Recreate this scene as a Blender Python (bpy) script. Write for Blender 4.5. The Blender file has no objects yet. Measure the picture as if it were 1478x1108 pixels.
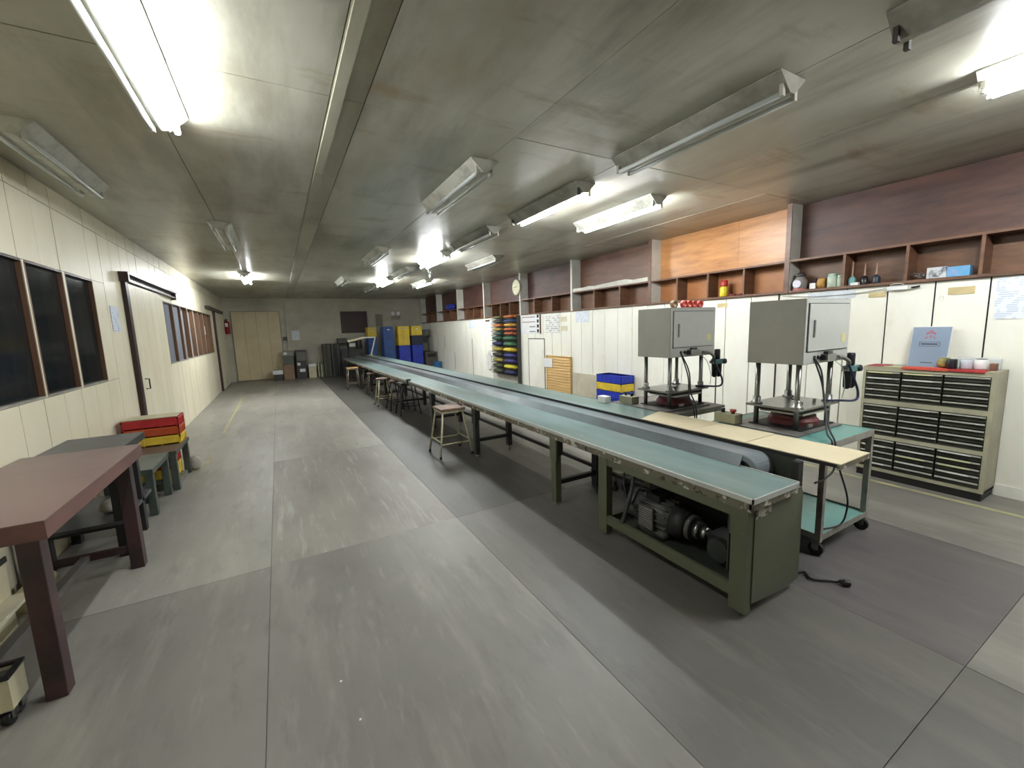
import bpy, math, random
from mathutils import Vector, Matrix
random.seed(7)
R = math.radians
PI = math.pi

# ---------------------------------------------------------------- camera, light, exposure
scene = bpy.context.scene
C = scene.collection
cam_d = bpy.data.cameras.new('camera')
cam = bpy.data.objects.new('camera', cam_d)
C.objects.link(cam)
scene.camera = cam
cam_d.sensor_fit = 'HORIZONTAL'
cam_d.sensor_width = 36
cam_d.lens = 36 * 597.33 / 1478
cam_d.clip_start = 0.05
cam_d.clip_end = 100
yaw, pit, rol = 0.508620545, 0.134922896, -0.0325041789
fw = Vector((math.sin(yaw) * math.cos(pit), math.cos(yaw) * math.cos(pit), -math.sin(pit)))
r0 = Vector((math.cos(yaw), -math.sin(yaw), 0))
u0 = r0.cross(fw)
rt = math.cos(rol) * r0 + math.sin(rol) * u0
up = -math.sin(rol) * r0 + math.cos(rol) * u0
cam.matrix_world = Matrix(((rt.x, up.x, -fw.x, 0), (rt.y, up.y, -fw.y, 0), (rt.z, up.z, -fw.z, 1.6), (0, 0, 0, 1)))

world = bpy.data.worlds.new('world')
scene.world = world
world.use_nodes = True
world.node_tree.nodes['Background'].inputs[0].default_value = (0.8, 0.85, 0.9, 1)
world.node_tree.nodes['Background'].inputs[1].default_value = 0.03
scene.view_settings.view_transform = 'Standard'
scene.view_settings.look = 'None'
scene.view_settings.gamma = 1
scene.view_settings.use_curve_mapping = False
scene.view_settings.exposure = 2.38
TUBE = 46.0            # radiance of a burning fluorescent tube
scene.cycles.max_bounces = 10
scene.cycles.diffuse_bounces = 6
scene.cycles.caustics_reflective = False
scene.cycles.caustics_refractive = False
scene.cycles.sample_clamp_indirect = 6

# ---------------------------------------------------------------- materials
def s2l(c):
    return tuple((v / 12.92 if v <= 0.04045 else ((v + 0.055) / 1.055) ** 2.4) for v in (x / 255 for x in c)) + (1,)
MATS = {}
def mat(name, rgb, rough=0.6, metal=0.0, var=0.12, scale=6.0, bump=0.0, rgb2=None, stretch=None, spec=None, thr=None):
    """noise-mottled principled material; rgb2 = second colour mixed in by noise"""
    if name in MATS:
        return MATS[name]
    m = bpy.data.materials.new(name)
    MATS[name] = m
    m.use_nodes = True
    nt = m.node_tree
    b = nt.nodes['Principled BSDF']
    b.inputs['Roughness'].default_value = rough
    b.inputs['Metallic'].default_value = metal
    if spec is not None:
        b.inputs['Specular IOR Level'].default_value = spec
    c1 = s2l(rgb)
    if rgb2 is None:
        c2 = tuple(v * (1 - 2 * var) for v in c1[:3]) + (1,)
    else:
        c2 = s2l(rgb2)
    tc = nt.nodes.new('ShaderNodeTexCoord')
    mp = nt.nodes.new('ShaderNodeMapping')
    nt.links.new(tc.outputs['Object'], mp.inputs[0])
    if stretch:
        mp.inputs['Scale'].default_value = stretch
    n = nt.nodes.new('ShaderNodeTexNoise')
    n.inputs['Scale'].default_value = scale
    n.inputs['Detail'].default_value = 6
    n.inputs['Roughness'].default_value = 0.6
    nt.links.new(mp.outputs[0], n.inputs['Vector'])
    cr = nt.nodes.new('ShaderNodeValToRGB')
    lo, hi = thr if thr else (0.3, 0.7)
    cr.color_ramp.elements[0].position = lo
    cr.color_ramp.elements[1].position = hi
    cr.color_ramp.elements[0].color = c2
    cr.color_ramp.elements[1].color = c1
    nt.links.new(n.outputs['Fac'], cr.inputs[0])
    nt.links.new(cr.outputs[0], b.inputs['Base Color'])
    if bump:
        bp = nt.nodes.new('ShaderNodeBump')
        bp.inputs['Strength'].default_value = bump
        bp.inputs['Distance'].default_value = 0.01
        nt.links.new(n.outputs['Fac'], bp.inputs['Height'])
        nt.links.new(bp.outputs[0], b.inputs['Normal'])
    return m

def layered(name, base, layers, rough=0.6, rough2=None, bump=0.0, metal=0.0):
    """base colour with several noise layers: (colour, scale, lo, hi, stretch, strength)"""
    m = bpy.data.materials.new(name)
    MATS[name] = m
    m.use_nodes = True
    nt = m.node_tree
    b = nt.nodes['Principled BSDF']
    b.inputs['Roughness'].default_value = rough
    b.inputs['Metallic'].default_value = metal
    tc = nt.nodes.new('ShaderNodeTexCoord')
    rgb = nt.nodes.new('ShaderNodeRGB')
    rgb.outputs[0].default_value = s2l(base)
    last = rgb.outputs[0]
    nz = None
    for i, (col, sc, lo, hi, st, k) in enumerate(layers):
        mp = nt.nodes.new('ShaderNodeMapping')
        mp.inputs['Scale'].default_value = st
        mp.inputs['Location'].default_value = (i * 3.7, i * 1.3, i * 2.1)
        nt.links.new(tc.outputs['Object'], mp.inputs[0])
        n = nt.nodes.new('ShaderNodeTexNoise')
        n.inputs['Scale'].default_value = sc
        n.inputs['Detail'].default_value = 8
        n.inputs['Roughness'].default_value = 0.62
        nt.links.new(mp.outputs[0], n.inputs['Vector'])
        mr = nt.nodes.new('ShaderNodeMapRange')
        mr.inputs['From Min'].default_value = lo
        mr.inputs['From Max'].default_value = hi
        mr.inputs['To Max'].default_value = k
        nt.links.new(n.outputs['Fac'], mr.inputs['Value'])
        mx = nt.nodes.new('ShaderNodeMix')
        mx.data_type = 'RGBA'
        nt.links.new(mr.outputs[0], mx.inputs[0])
        nt.links.new(last, mx.inputs[6])
        mx.inputs[7].default_value = s2l(col)
        last = mx.outputs[2]
        nz = n
    nt.links.new(last, b.inputs['Base Color'])
    if bump and nz:
        bp = nt.nodes.new('ShaderNodeBump')
        bp.inputs['Strength'].default_value = bump
        bp.inputs['Distance'].default_value = 0.004
        nt.links.new(nz.outputs['Fac'], bp.inputs['Height'])
        nt.links.new(bp.outputs[0], b.inputs['Normal'])
    return m

def printed(name, paper, ink, axis='Z', lines=60.0, cut=0.52, words=14.0):
    """paper with rows of small printed marks"""
    m = bpy.data.materials.new(name)
    MATS[name] = m
    m.use_nodes = True
    nt = m.node_tree
    b = nt.nodes['Principled BSDF']
    b.inputs['Roughness'].default_value = 0.7
    tc = nt.nodes.new('ShaderNodeTexCoord')
    sp = nt.nodes.new('ShaderNodeSeparateXYZ')
    nt.links.new(tc.outputs['Object'], sp.inputs[0])
    w = nt.nodes.new('ShaderNodeMath'); w.operation = 'MULTIPLY'; w.inputs[1].default_value = lines
    nt.links.new(sp.outputs[axis], w.inputs[0])
    fr = nt.nodes.new('ShaderNodeMath'); fr.operation = 'FRACT'
    nt.links.new(w.outputs[0], fr.inputs[0])
    g = nt.nodes.new('ShaderNodeMath'); g.operation = 'GREATER_THAN'; g.inputs[1].default_value = 0.5
    nt.links.new(fr.outputs[0], g.inputs[0])
    n = nt.nodes.new('ShaderNodeTexNoise'); n.inputs['Scale'].default_value = words
    nt.links.new(tc.outputs['Object'], n.inputs['Vector'])
    g2 = nt.nodes.new('ShaderNodeMath'); g2.operation = 'GREATER_THAN'; g2.inputs[1].default_value = cut
    nt.links.new(n.outputs['Fac'], g2.inputs[0])
    mu = nt.nodes.new('ShaderNodeMath'); mu.operation = 'MULTIPLY'
    nt.links.new(g.outputs[0], mu.inputs[0]); nt.links.new(g2.outputs[0], mu.inputs[1])
    mx = nt.nodes.new('ShaderNodeMix'); mx.data_type = 'RGBA'
    nt.links.new(mu.outputs[0], mx.inputs[0])
    mx.inputs[6].default_value = s2l(paper); mx.inputs[7].default_value = s2l(ink)
    nt.links.new(mx.outputs[2], b.inputs['Base Color'])
    return m

def emit(name, rgb, strength):
    m = bpy.data.materials.new(name)
    MATS[name] = m
    m.use_nodes = True
    nt = m.node_tree
    nt.nodes.clear()
    e = nt.nodes.new('ShaderNodeEmission')
    e.inputs[0].default_value = s2l(rgb)
    e.inputs[1].default_value = strength
    o = nt.nodes.new('ShaderNodeOutputMaterial')
    nt.links.new(e.outputs[0], o.inputs[0])
    return m

def glassy(name, rgb, rough=0.05, alpha=0.5):
    m = bpy.data.materials.new(name)
    MATS[name] = m
    m.use_nodes = True
    nt = m.node_tree
    b = nt.nodes['Principled BSDF']
    b.inputs['Base Color'].default_value = s2l(rgb)
    b.inputs['Roughness'].default_value = rough
    b.inputs['Alpha'].default_value = alpha
    n = nt.nodes.new('ShaderNodeTexNoise'); n.inputs['Scale'].default_value = 3
    mr = nt.nodes.new('ShaderNodeMapRange'); mr.inputs['To Min'].default_value = rough; mr.inputs['To Max'].default_value = rough + 0.12
    nt.links.new(n.outputs['Fac'], mr.inputs['Value']); nt.links.new(mr.outputs[0], b.inputs['Roughness'])
    return m

one = (1, 1, 1)
GRIME = (104, 92, 66)
ceil_m = layered('ceiling_paint', (184, 183, 170), [
    ((154, 152, 138), 0.9, 0.35, 0.65, (1, .7, 1), .8), ((136, 118, 84), 0.7, 0.52, 0.75, (1.4, .6, 1), .7),
    ((104, 98, 80), 1.1, 0.48, 0.66, (2.4, .5, 1), .6), ((128, 104, 66), 1.5, 0.56, 0.68, (.6, 2.0, 1), .6), ((186, 184, 166), 2.2, 0.58, 0.8, (2, .5, 1), .4)], rough=0.3, bump=0.4)
ceil_strip_m = layered('ceiling_strip_paint', (168, 166, 148), [((110, 96, 72), 1.6, 0.45, 0.7, (1, .4, 1), .7)], rough=0.4)
seam_m = mat('joint_grime', (52, 44, 32), 0.9)  # dark brown backing colour that shows in the ceiling joints
wallL_m = layered('cream_plank_paint', (226, 220, 196), [((208, 200, 172), 1.2, 0.4, 0.7, (1, 1, .5), .8), ((168, 158, 128), 4, 0.62, 0.8, one, .35)], rough=0.42, bump=0.08)
wallR_m = layered('white_plank_paint', (238, 237, 226), [((220, 216, 200), 1.3, 0.42, 0.72, (1, 1, .5), .8), ((186, 166, 126), 2.4, 0.64, 0.8, (1, 1, 1), .5), ((120, 116, 104), 9, 0.70, 0.78, (1, 1, .5), .45)], rough=0.45, bump=0.08)
wallF_m = layered('grey_render', (192, 188, 174), [((160, 156, 142), 0.8, 0.4, 0.65, (1, 1, 1.4), .8), ((208, 202, 182), 1.1, 0.55, 0.75, one, .6)], rough=0.85, bump=0.3)
groove_m = mat('groove_grey', (62, 57, 46), 0.9)
groove_dark_m = mat('groove_black', (30, 28, 26), 0.9)
conc_m = mat('plain_wall', (170, 166, 152), 0.8)

def floor_mat(name, base, dark, light):
    return layered(name, base, [(dark, 0.8, 0.42, 0.66, (1, .6, 1), .8), (light, 1.8, 0.5, 0.72, (2.4, .35, 1), .7),
                                (light, 7, 0.56, 0.72, (2.6, .5, 1), .5), (dark, 4, 0.56, 0.72, (2.2, .6, 1), .75), ((70, 68, 64), 26, 0.69, 0.76, one, .6)], rough=0.45, bump=0.15)
fl_light = floor_mat('floor_light_grey', (142, 139, 131), (116, 113, 106), (160, 156, 146))
fl_mid = floor_mat('floor_mid_grey', (120, 117, 111), (97, 94, 89), (140, 136, 127))
fl_dark = floor_mat('floor_dark_grey', (82, 80, 75), (66, 65, 61), (94, 92, 86))
fl_mdk = floor_mat('floor_medium_dark_grey', (98, 95, 90), (80, 78, 74), (112, 109, 102))
fl_warm = floor_mat('floor_purple_grey', (92, 88, 88), (76, 71, 72), (108, 103, 98))
fl_scr = layered('floor_scuffed_grey', (133, 129, 121), [((108, 101, 96), 1.2, 0.45, 0.62, (1.6, .5, 1), .7), ((168, 166, 156), 5, 0.54, 0.70, (3.8, .3, 1), .6), ((88, 84, 80), 6, 0.62, 0.72, (4.5, .3, 1), .5)], rough=0.5, bump=0.2)
yel_tape = mat('faded_yellow_tape', (176, 168, 118), 0.7, rgb2=(140, 136, 116), scale=5)

brown_dark = mat('dark_brown_plywood', (88, 58, 48), 0.55, scale=3, rgb2=(56, 36, 32), stretch=(1, .6, 3), bump=.1)
brown_mid = mat('brown_plywood', (112, 76, 54), 0.45, scale=4, rgb2=(80, 52, 38), stretch=(1, .6, 4), bump=.1)
orange_ply = mat('orange_plywood', (196, 142, 90), 0.35, scale=3, rgb2=(160, 108, 66), stretch=(1, .8, 5), bump=.08)
cubby_m = mat('cubby_brown', (120, 84, 60), 0.5, scale=4, rgb2=(84, 58, 42), stretch=(1, 1, 4))
white_bd = mat('white_board_paint', (206, 206, 198), 0.5, rgb2=(182, 180, 170), scale=4)
jamb_m = mat('dark_maroon_paint', (48, 28, 26), 0.4)
reveal_m = mat('varnished_reveal', (122, 90, 64), 0.5, rgb2=(92, 66, 48), scale=5, stretch=(1, 1, .2))
alu = mat('aluminium', (182, 182, 178), 0.35, 0.8, var=.1)
steel = mat('steel', (150, 150, 146), 0.32, 0.9, var=.12)
fix_m = mat('lamp_white_enamel', (196, 196, 186), 0.35, rgb2=(120, 116, 104), thr=(.2, .5), scale=5)
fix_dirty = mat('lamp_dirty_enamel', (172, 170, 160), 0.4, rgb2=(122, 118, 108), scale=5)
sock_m = mat('lamp_socket', (196, 194, 184), 0.5)
sock_d = mat('lamp_socket_burnt', (60, 56, 50), 0.6)
tube_off = mat('tube_glass_off', (205, 210, 208), 0.15, var=.04)
tube_on = emit('tube_lit', (246, 250, 252), TUBE)
teal_top = layered('teal_bench_mat', (98, 120, 114), [((132, 150, 154), 1.2, 0.42, 0.66, (2.2, .5, 1), .8), ((118, 110, 116), 1.3, 0.52, 0.7, (2.5, .5, 1), .7), ((182, 190, 188), 6, 0.66, 0.76, (3, .4, 1), .6)], rough=0.32, bump=.05)
teal_mat = layered('teal_mat', (84, 140, 134), [((112, 156, 150), 2.5, 0.45, 0.7, one, .6), ((66, 98, 98), 3, 0.6, 0.8, one, .5)], rough=0.35)
belt_m = layered('conveyor_belt_grey', (98, 98, 104), [((134, 150, 154), 0.8, 0.4, 0.6, (2, .4, 1), .75), ((100, 92, 102), 3, 0.5, 0.7, one, .5)], rough=0.3)
edge_m = layered('worn_edge_trim', (104, 100, 84), [((196, 196, 182), 13, 0.54, 0.60, one, .95), ((110, 82, 60), 8, 0.58, 0.66, one, .7), ((44, 42, 36), 18, 0.56, 0.62, one, .9)], rough=0.5, bump=.5)
trim_m = mat('aluminium_edge_line', (205, 208, 204), 0.4, 0.4, var=.08)
olive = layered('olive_green_paint', (92, 96, 76), [((74, 78, 62), 1.5, 0.45, 0.7, one, .7), ((128, 128, 104), 16, 0.68, 0.74, one, .6)], rough=0.45)
dk_green = mat('dark_green_steel', (52, 56, 48), 0.5, rgb2=(40, 42, 38), scale=6)
plaster = mat('peeled_plaster', (186, 184, 168), 0.8, rgb2=(90, 86, 72), scale=30, thr=(.4, .55), bump=.6)
grey_paint = mat('grey_hammer_paint', (150, 149, 141), 0.42, rgb2=(138, 136, 128), scale=2.5)
grey_light = mat('light_grey_door_paint', (178, 180, 176), 0.36, rgb2=(166, 168, 164), scale=2)
cart_m = mat('grey_cart_paint', (142, 140, 132), 0.5, rgb2=(104, 100, 94), scale=10, thr=(.25, .5))
black = mat('black_rubber', (24, 24, 26), 0.45)
blackp = mat('black_plastic', (30, 32, 36), 0.3)
teal_reg = mat('teal_regulator_paint', (60, 122, 120), 0.35)
red_p = mat('red_block_paint', (96, 42, 42), 0.5)
red_b = mat('red_button', (178, 60, 48), 0.4)
boxg = mat('control_box_beige', (150, 148, 122), 0.5)
kraft = layered('kraft_board', (208, 196, 166), [((190, 174, 140), 1.4, 0.5, 0.7, (1, .5, 1), .6), ((170, 148, 108), 7, 0.66, 0.74, one, .5)], rough=0.6)
motor_m = mat('motor_grey', (92, 92, 86), 0.5, rgb2=(60, 60, 56), scale=12)
belt_blk = mat('drive_black', (26, 25, 24), 0.6)
redwood = layered('reddish_brown_tabletop', (122, 102, 97), [((100, 80, 76), 1.5, 0.42, 0.7, one, .7), ((140, 116, 106), 4, 0.6, 0.75, (1, .6, 1), .5), ((190, 176, 158), 30, 0.74, 0.8, one, .6)], rough=0.4, bump=.05)
redwood_e = layered('reddish_brown_edge', (106, 72, 66), [((76, 50, 46), 3, 0.45, 0.65, (1, .5, 2), .7)], rough=0.45)
maroon_leg = mat('maroon_black_leg', (46, 34, 36), 0.45, rgb2=(70, 44, 44), scale=5, thr=(.35, .6))
dark_top = mat('dark_grey_tabletop', (88, 88, 88), 0.45, rgb2=(70, 70, 70), scale=4)
dkleg = mat('near_black_leg', (32, 32, 32), 0.5)
grn_leg = mat('grey_green_leg', (74, 84, 76), 0.5, rgb2=(56, 62, 56), scale=5)
stool_top_m = mat('worn_brown_seat', (96, 72, 58), 0.6, rgb2=(130, 104, 84), scale=12)
tan_seat = mat('tan_seat', (192, 150, 102), 0.5, rgb2=(160, 118, 78), scale=8)
cream_leg = mat('cream_stool_paint', (176, 172, 142), 0.5, rgb2=(120, 116, 92), scale=14, thr=(.3, .45))
dark_leg = mat('dark_stool_paint', (44, 36, 36), 0.45)
rust_leg = mat('grey_brown_stool_paint', (110, 102, 90), 0.5)
red_seat = mat('dark_red_seat', (84, 46, 38), 0.5)
PAL = {}
def col(name, rgb, rough=0.45, **k):
    return mat(name, rgb, rough, **k)
blue_c = col('crate_blue', (40, 78, 142)); blue_v = col('crate_vivid_blue', (36, 58, 178)); blue_d = col('crate_dark_navy', (34, 40, 62))
yel_c = col('crate_yellow', (226, 196, 66)); red_c = col('crate_red', (182, 40, 44)); org_c = col('crate_orange', (188, 78, 40))
cream_c = col('cream_plastic', (212, 204, 172)); grey_c = col('grey_plastic', (112, 114, 104)); dkg_c = col('dark_green_grey_plastic', (52, 54, 46))
tan_c = mat('brown_carton', (146, 122, 98), 0.8, rgb2=(128, 104, 84)); char_c = col('charcoal_plastic', (62, 60, 60)); white_p = mat('white_paper', (228, 228, 228), 0.8, var=.04)
greenc = col('dull_green_plastic', (84, 92, 78))

# ---------------------------------------------------------------- mesh helper
class MB:
    def __init__(s):
        s.v = []; s.f = []; s.m = []; s.mats = []
    def mi(s, m):
        if m not in s.mats: s.mats.append(m)
        return s.mats.index(m)
    def add(s, vs, fs, m):
        o = len(s.v); s.v += [tuple(p) for p in vs]; k = s.mi(m)
        for f in fs:
            s.f.append(tuple(i + o for i in f)); s.m.append(k)
        return s
    def box(s, x0, y0, z0, x1, y1, z1, m, M=None):
        vs = [Vector((x, y, z)) for z in (min(z0, z1), max(z0, z1)) for (x, y) in ((min(x0, x1), min(y0, y1)), (max(x0, x1), min(y0, y1)), (max(x0, x1), max(y0, y1)), (min(x0, x1), max(y0, y1)))]
        if M: vs = [M @ v for v in vs]
        return s.add(vs, [(3, 2, 1, 0), (4, 5, 6, 7), (0, 1, 5, 4), (1, 2, 6, 5), (2, 3, 7, 6), (3, 0, 4, 7)], m)
    def bar(s, a, b, w, h, m, upv=(0, 0, 1)):
        a = Vector(a); b = Vector(b); d = (b - a).normalized(); u = Vector(upv)
        if abs(d.dot(u)) > .95: u = Vector((0, 1, 0))
        r = d.cross(u).normalized(); u = r.cross(d)
        vs = [p + r * sx * w / 2 + u * sy * h / 2 for p in (a, b) for sx, sy in ((-1, -1), (1, -1), (1, 1), (-1, 1))]
        return s.add(vs, [(0, 1, 2, 3), (7, 6, 5, 4), (0, 4, 5, 1), (1, 5, 6, 2), (2, 6, 7, 3), (3, 7, 4, 0)], m)
    def cyl(s, a, b, r, m, n=12, r2=None):
        return s.tube([a, b], [r, r if r2 is None else r2], m, n)
    def tube(s, pts, r, m, n=8):
        pts = [Vector(p) for p in pts]
        if not isinstance(r, (list, tuple)): r = [r] * len(pts)
        vs = []; k = len(pts)
        ref = None
        for i, p in enumerate(pts):
            d = (pts[min(i + 1, k - 1)] - pts[max(i - 1, 0)])
            d = d.normalized() if d.length > 1e-9 else Vector((0, 0, 1))
            if ref is None:
                ref = Vector((0, 0, 1)) if abs(d.z) < .9 else Vector((1, 0, 0))
            u = (ref - d * ref.dot(d)); u = u.normalized() if u.length > 1e-6 else d.orthogonal().normalized()
            ref = u; w = d.cross(u)
            for j in range(n):
                t = 2 * PI * j / n
                vs.append(p + (u * math.cos(t) + w * math.sin(t)) * r[i])
        fs = [(i * n + j, i * n + (j + 1) % n, (i + 1) * n + (j + 1) % n, (i + 1) * n + j) for i in range(k - 1) for j in range(n)]
        fs += [tuple(range(n - 1, -1, -1)), tuple((k - 1) * n + j for j in range(n))]
        return s.add(vs, fs, m)
    def lathe(s, c, prof, m, n=14, axis='Z'):
        vs = []
        for (r, z) in prof:
            for j in range(n):
                t = 2 * PI * j / n
                p = (r * math.cos(t), r * math.sin(t), z)
                if axis == 'X': p = (z, p[0], p[1])
                if axis == 'Y': p = (p[0], z, p[1])
                vs.append(Vector(c) + Vector(p))
        k = len(prof)
        fs = [(i * n + j, i * n + (j + 1) % n, (i + 1) * n + (j + 1) % n, (i + 1) * n + j) for i in range(k - 1) for j in range(n)]
        fs += [tuple(range(n - 1, -1, -1)), tuple((k - 1) * n + j for j in range(n))]
        return s.add(vs, fs, m)
    def prism(s, poly, a0, a1, m, axis='Y'):
        """extrude 2D poly: axis Y -> poly in (x,z); X -> (y,z); Z -> (x,y)"""
        n = len(poly)
        def P(p, a):
            return (p[0], a, p[1]) if axis == 'Y' else ((a, p[0], p[1]) if axis == 'X' else (p[0], p[1], a))
        vs = [P(p, a0) for p in poly] + [P(p, a1) for p in poly]
        fs = [tuple(range(n)), tuple(range(2 * n - 1, n - 1, -1))] + [(i, i + n, (i + 1) % n + n, (i + 1) % n) for i in range(n)]
        return s.add(vs, fs, m)
    def build(s, name, parent=None, bevel=0.0, smooth=False, origin=None):
        me = bpy.data.meshes.new(name)
        off = Vector((0, 0, 0))
        if parent is not None:
            off = wloc(parent)
        elif origin is not None:
            off = Vector(origin)
        me.from_pydata([tuple(Vector(v) - off) for v in s.v], [], s.f)
        for m in s.mats: me.materials.append(m)
        me.polygons.foreach_set('material_index', s.m)
        me.update()
        import bmesh
        bm = bmesh.new(); bm.from_mesh(me); bmesh.ops.recalc_face_normals(bm, faces=bm.faces); bm.to_mesh(me); bm.free()
        if smooth:
            me.polygons.foreach_set('use_smooth', [len(p.vertices) <= 4 for p in me.polygons])
        o = bpy.data.objects.new(name, me)
        C.objects.link(o)
        if parent is not None: o.parent = parent
        elif origin is not None: o.location = origin
        if bevel:
            b = o.modifiers.new('bevel', 'BEVEL'); b.width = bevel; b.segments = 2; b.limit_method = 'ANGLE'
        return o
def wloc(o):
    v = Vector(o.location)
    while o.parent is not None:
        o = o.parent; v += Vector(o.location)
    return v
def tag(o, label, cat, group=None, kind=None):
    if label: o['label'] = label
    if cat: o['category'] = cat
    if group: o['group'] = group
    if kind: o['kind'] = kind
    return o
def thing(name, label, cat, loc=(0, 0, 0), group=None):
    o = bpy.data.objects.new(name, None); C.objects.link(o)
    o.location = loc; o.empty_display_size = .1
    return tag(o, label, cat, group)
def struct(name, mb, **k):
    o = mb.build(name, **k); o['kind'] = 'structure'; return o
def dup(root, loc, label=None, group=None):
    r = root.copy(); C.objects.link(r); r.location = loc
    if label: r['label'] = label
    if group: r['group'] = group
    for ch in list(root.children):
        c = ch.copy(); C.objects.link(c); c.parent = r
        for g in list(ch.children):
            d = g.copy(); C.objects.link(d); d.parent = c
    return r
def bez(pts, n=8):
    """Catmull-Rom through points"""
    P = [Vector(p) for p in pts]; P = [P[0] * 2 - P[1]] + P + [P[-1] * 2 - P[-2]]
    out = []
    for i in range(1, len(P) - 2):
        for k in range(n):
            t = k / n
            a, b, c, d = P[i - 1:i + 3]
            out.append(.5 * ((2 * b) + (c - a) * t + (2 * a - 5 * b + 4 * c - d) * t * t + (-a + 3 * b - 3 * c + d) * t ** 3))
    out.append(P[-2]); return out

# ---------------------------------------------------------------- room
XL, XR, YF, YB, ZC = -1.6, 5.4, 17.5, -2.4, 2.93
fb = struct('floor', MB().box(XL - .15, YB - .1, -.12, XR + .3, YF + .1, -.006, mat('floor_joint_dirt', (84, 82, 76), .9)))
for _m in []: pass
xs = [-1.6, -.19, 1.2, 2.6, 3.98, 5.4]
ys = [-2.4, .49, 3.2, 5.97, 8.7, 11.43, 14.16, 17.5]
for i in range(5):
    for j in range(7):
        xa, xb = xs[i], xs[i + 1]
        if j >= 2 and i == 2: xb = 2.36
        if j >= 2 and i == 3: xa = 2.36
        m = [fl_light, fl_light, fl_dark, fl_mid, fl_mid][i]
        if j <= 1 and i in (0, 1): m = fl_mid
        if i == 2 and j <= 1: m = fl_mdk
        if i == 3 and j == 1: m = fl_warm
        if i == 1 and j == 2: m = fl_scr
        g = .0015
        p = MB().box(xa + g, ys[j] + g, -.006, xb - g, ys[j + 1] - g, random.choice([-.0005, 0, -.001]), m).build('floor_sheet', fb)
# ceiling: flat sheets with recessed joints
cb = struct('ceiling', MB().box(XL - .15, YB - .1, ZC + .012, XR + .3, YF + .1, ZC + .12, seam_m))
cx = [-1.75, -.5, .385, .572, 1.59, 2.62, 3.68, 4.68, 5.62]
cy = [-2.4, -.3, 2.70, 5.75, 8.8, 11.85, 14.9, 17.5]
for i in range(8):
    for j in range(7):
        g = .0025
        MB().box(cx[i] + (g if i else 0), cy[j] + g, ZC + random.choice([0, .001, .002]), cx[i + 1] - (g if i < 7 else 0), cy[j + 1] - g, ZC + .012, ceil_strip_m if i == 2 else ceil_m).build('ceiling_panel', cb)
mb = MB()
y = -2.3
while y < 17.2:
    L = random.uniform(1.6, 2.6)
    mb.box(.395, y, ZC - .012, .455, min(y + L, 17.4), ZC + .002, ceil_strip_m); y += L + .006
struct('trim_1', mb)

# left wall ----------------------------------------------------
W1 = [(3.25, 3.86), (3.905, 4.512), (4.562, 5.185), (5.247, 5.87)]
W2 = [(8.89 + .694 * k, 8.89 + .694 * k + .655) for k in range(8)]
ZW0, ZW1 = 1.19, 2.212
mb = MB()
def wall_seg(mb, y0, y1, z0, z1, m=groove_m): mb.box(XL - .14, y0, z0, XL - .018, y1, z1, m)
wall_seg(mb, YB, YF, 0, ZW0); wall_seg(mb, YB, YF, ZW1, ZC)
prev = YB
for (a, b) in W1 + W2:
    wall_seg(mb, prev, a, ZW0, ZW1); prev = b
wall_seg(mb, prev, YF, ZW0, ZW1)
wl = struct('wall_left', mb)
def plank(y0, y1, z0, z1, side, m, name='wall_plank', prn=None, d=0):
    g = .004
    if z1 - z0 < .01 or y1 - y0 < .012: return
    if side < 0: MB().box(XL - .018, y0 + g, z0 + .002, XL + random.uniform(-.0015, .0015) + d, y1 - g, z1 - .002, m).build(name, prn)
    else: g = .0052; MB().box(XR + random.uniform(-.002, .002) - d, y0 + g, z0 + .002, XR + .02, y1 - g, z1 - .002, m).build(name, prn)
edges = [YB]
y = 4.475
ed = []
k = -19
while True:
    yy = 4.475 + .3475 * k; k += 1
    if yy < YB + .1: continue
    if yy > YF - .1: break
    ed.append(yy)
ed = [YB] + ed + [YF]
for a, b in zip(ed, ed[1:]):
    plank(a, b, 2.752, ZC, -1, wallL_m, prn=wl)
    inw = [(max(a, p), min(b, q)) for (p, q) in W1 + W2 if min(b, q) - max(a, p) > 0]
    if not inw:
        plank(a, b, 0, 2.75, -1, wallL_m, prn=wl)
    else:
        plank(a, b, 0, ZW0 - .012, -1, wallL_m, prn=wl)
        plank(a, b, ZW1 + .012, 2.75, -1, wallL_m, prn=wl)
        c = a
        for (p, q) in sorted(inw):
            plank(c, p, ZW0 - .012, ZW1 + .012, -1, wallL_m, prn=wl); c = q
        plank(c, b, ZW0 - .012, ZW1 + .012, -1, wallL_m, prn=wl)
pane1 = glassy('dark_window_glass', (40, 44, 46), 0.04, .55)
pane2 = glassy('grey_blue_frosted_glass', (122, 128, 138), 0.25, .93)
for n, (a, b) in enumerate(W1 + W2):
    g2 = n >= len(W1)
    wn = MB()
    d = .03 if not g2 else (.04 if n < len(W1) + 2 else .075)
    wn.box(XL - .138, b - .006, ZW0, XL + .001, b + .012, ZW1, reveal_m)
    wn.box(XL - .138, a - .012, ZW0, XL + .001, a + .006, ZW1, reveal_m)
    wn.box(XL - .138, a, ZW0 - .010, XL + .002, b, ZW0 + .006, fix_dirty)
    wn.box(XL - .138, a, ZW1 - .006, XL + .001, b, ZW1 + .010, jamb_m)
    w = struct('window_%d' % (n + 1), wn)
    MB().box(XL - d - .006, a + .006, ZW0 + .006, XL - d, b - .006, ZW1 - .006, pane2 if g2 else pane1).build('pane', w)
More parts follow.
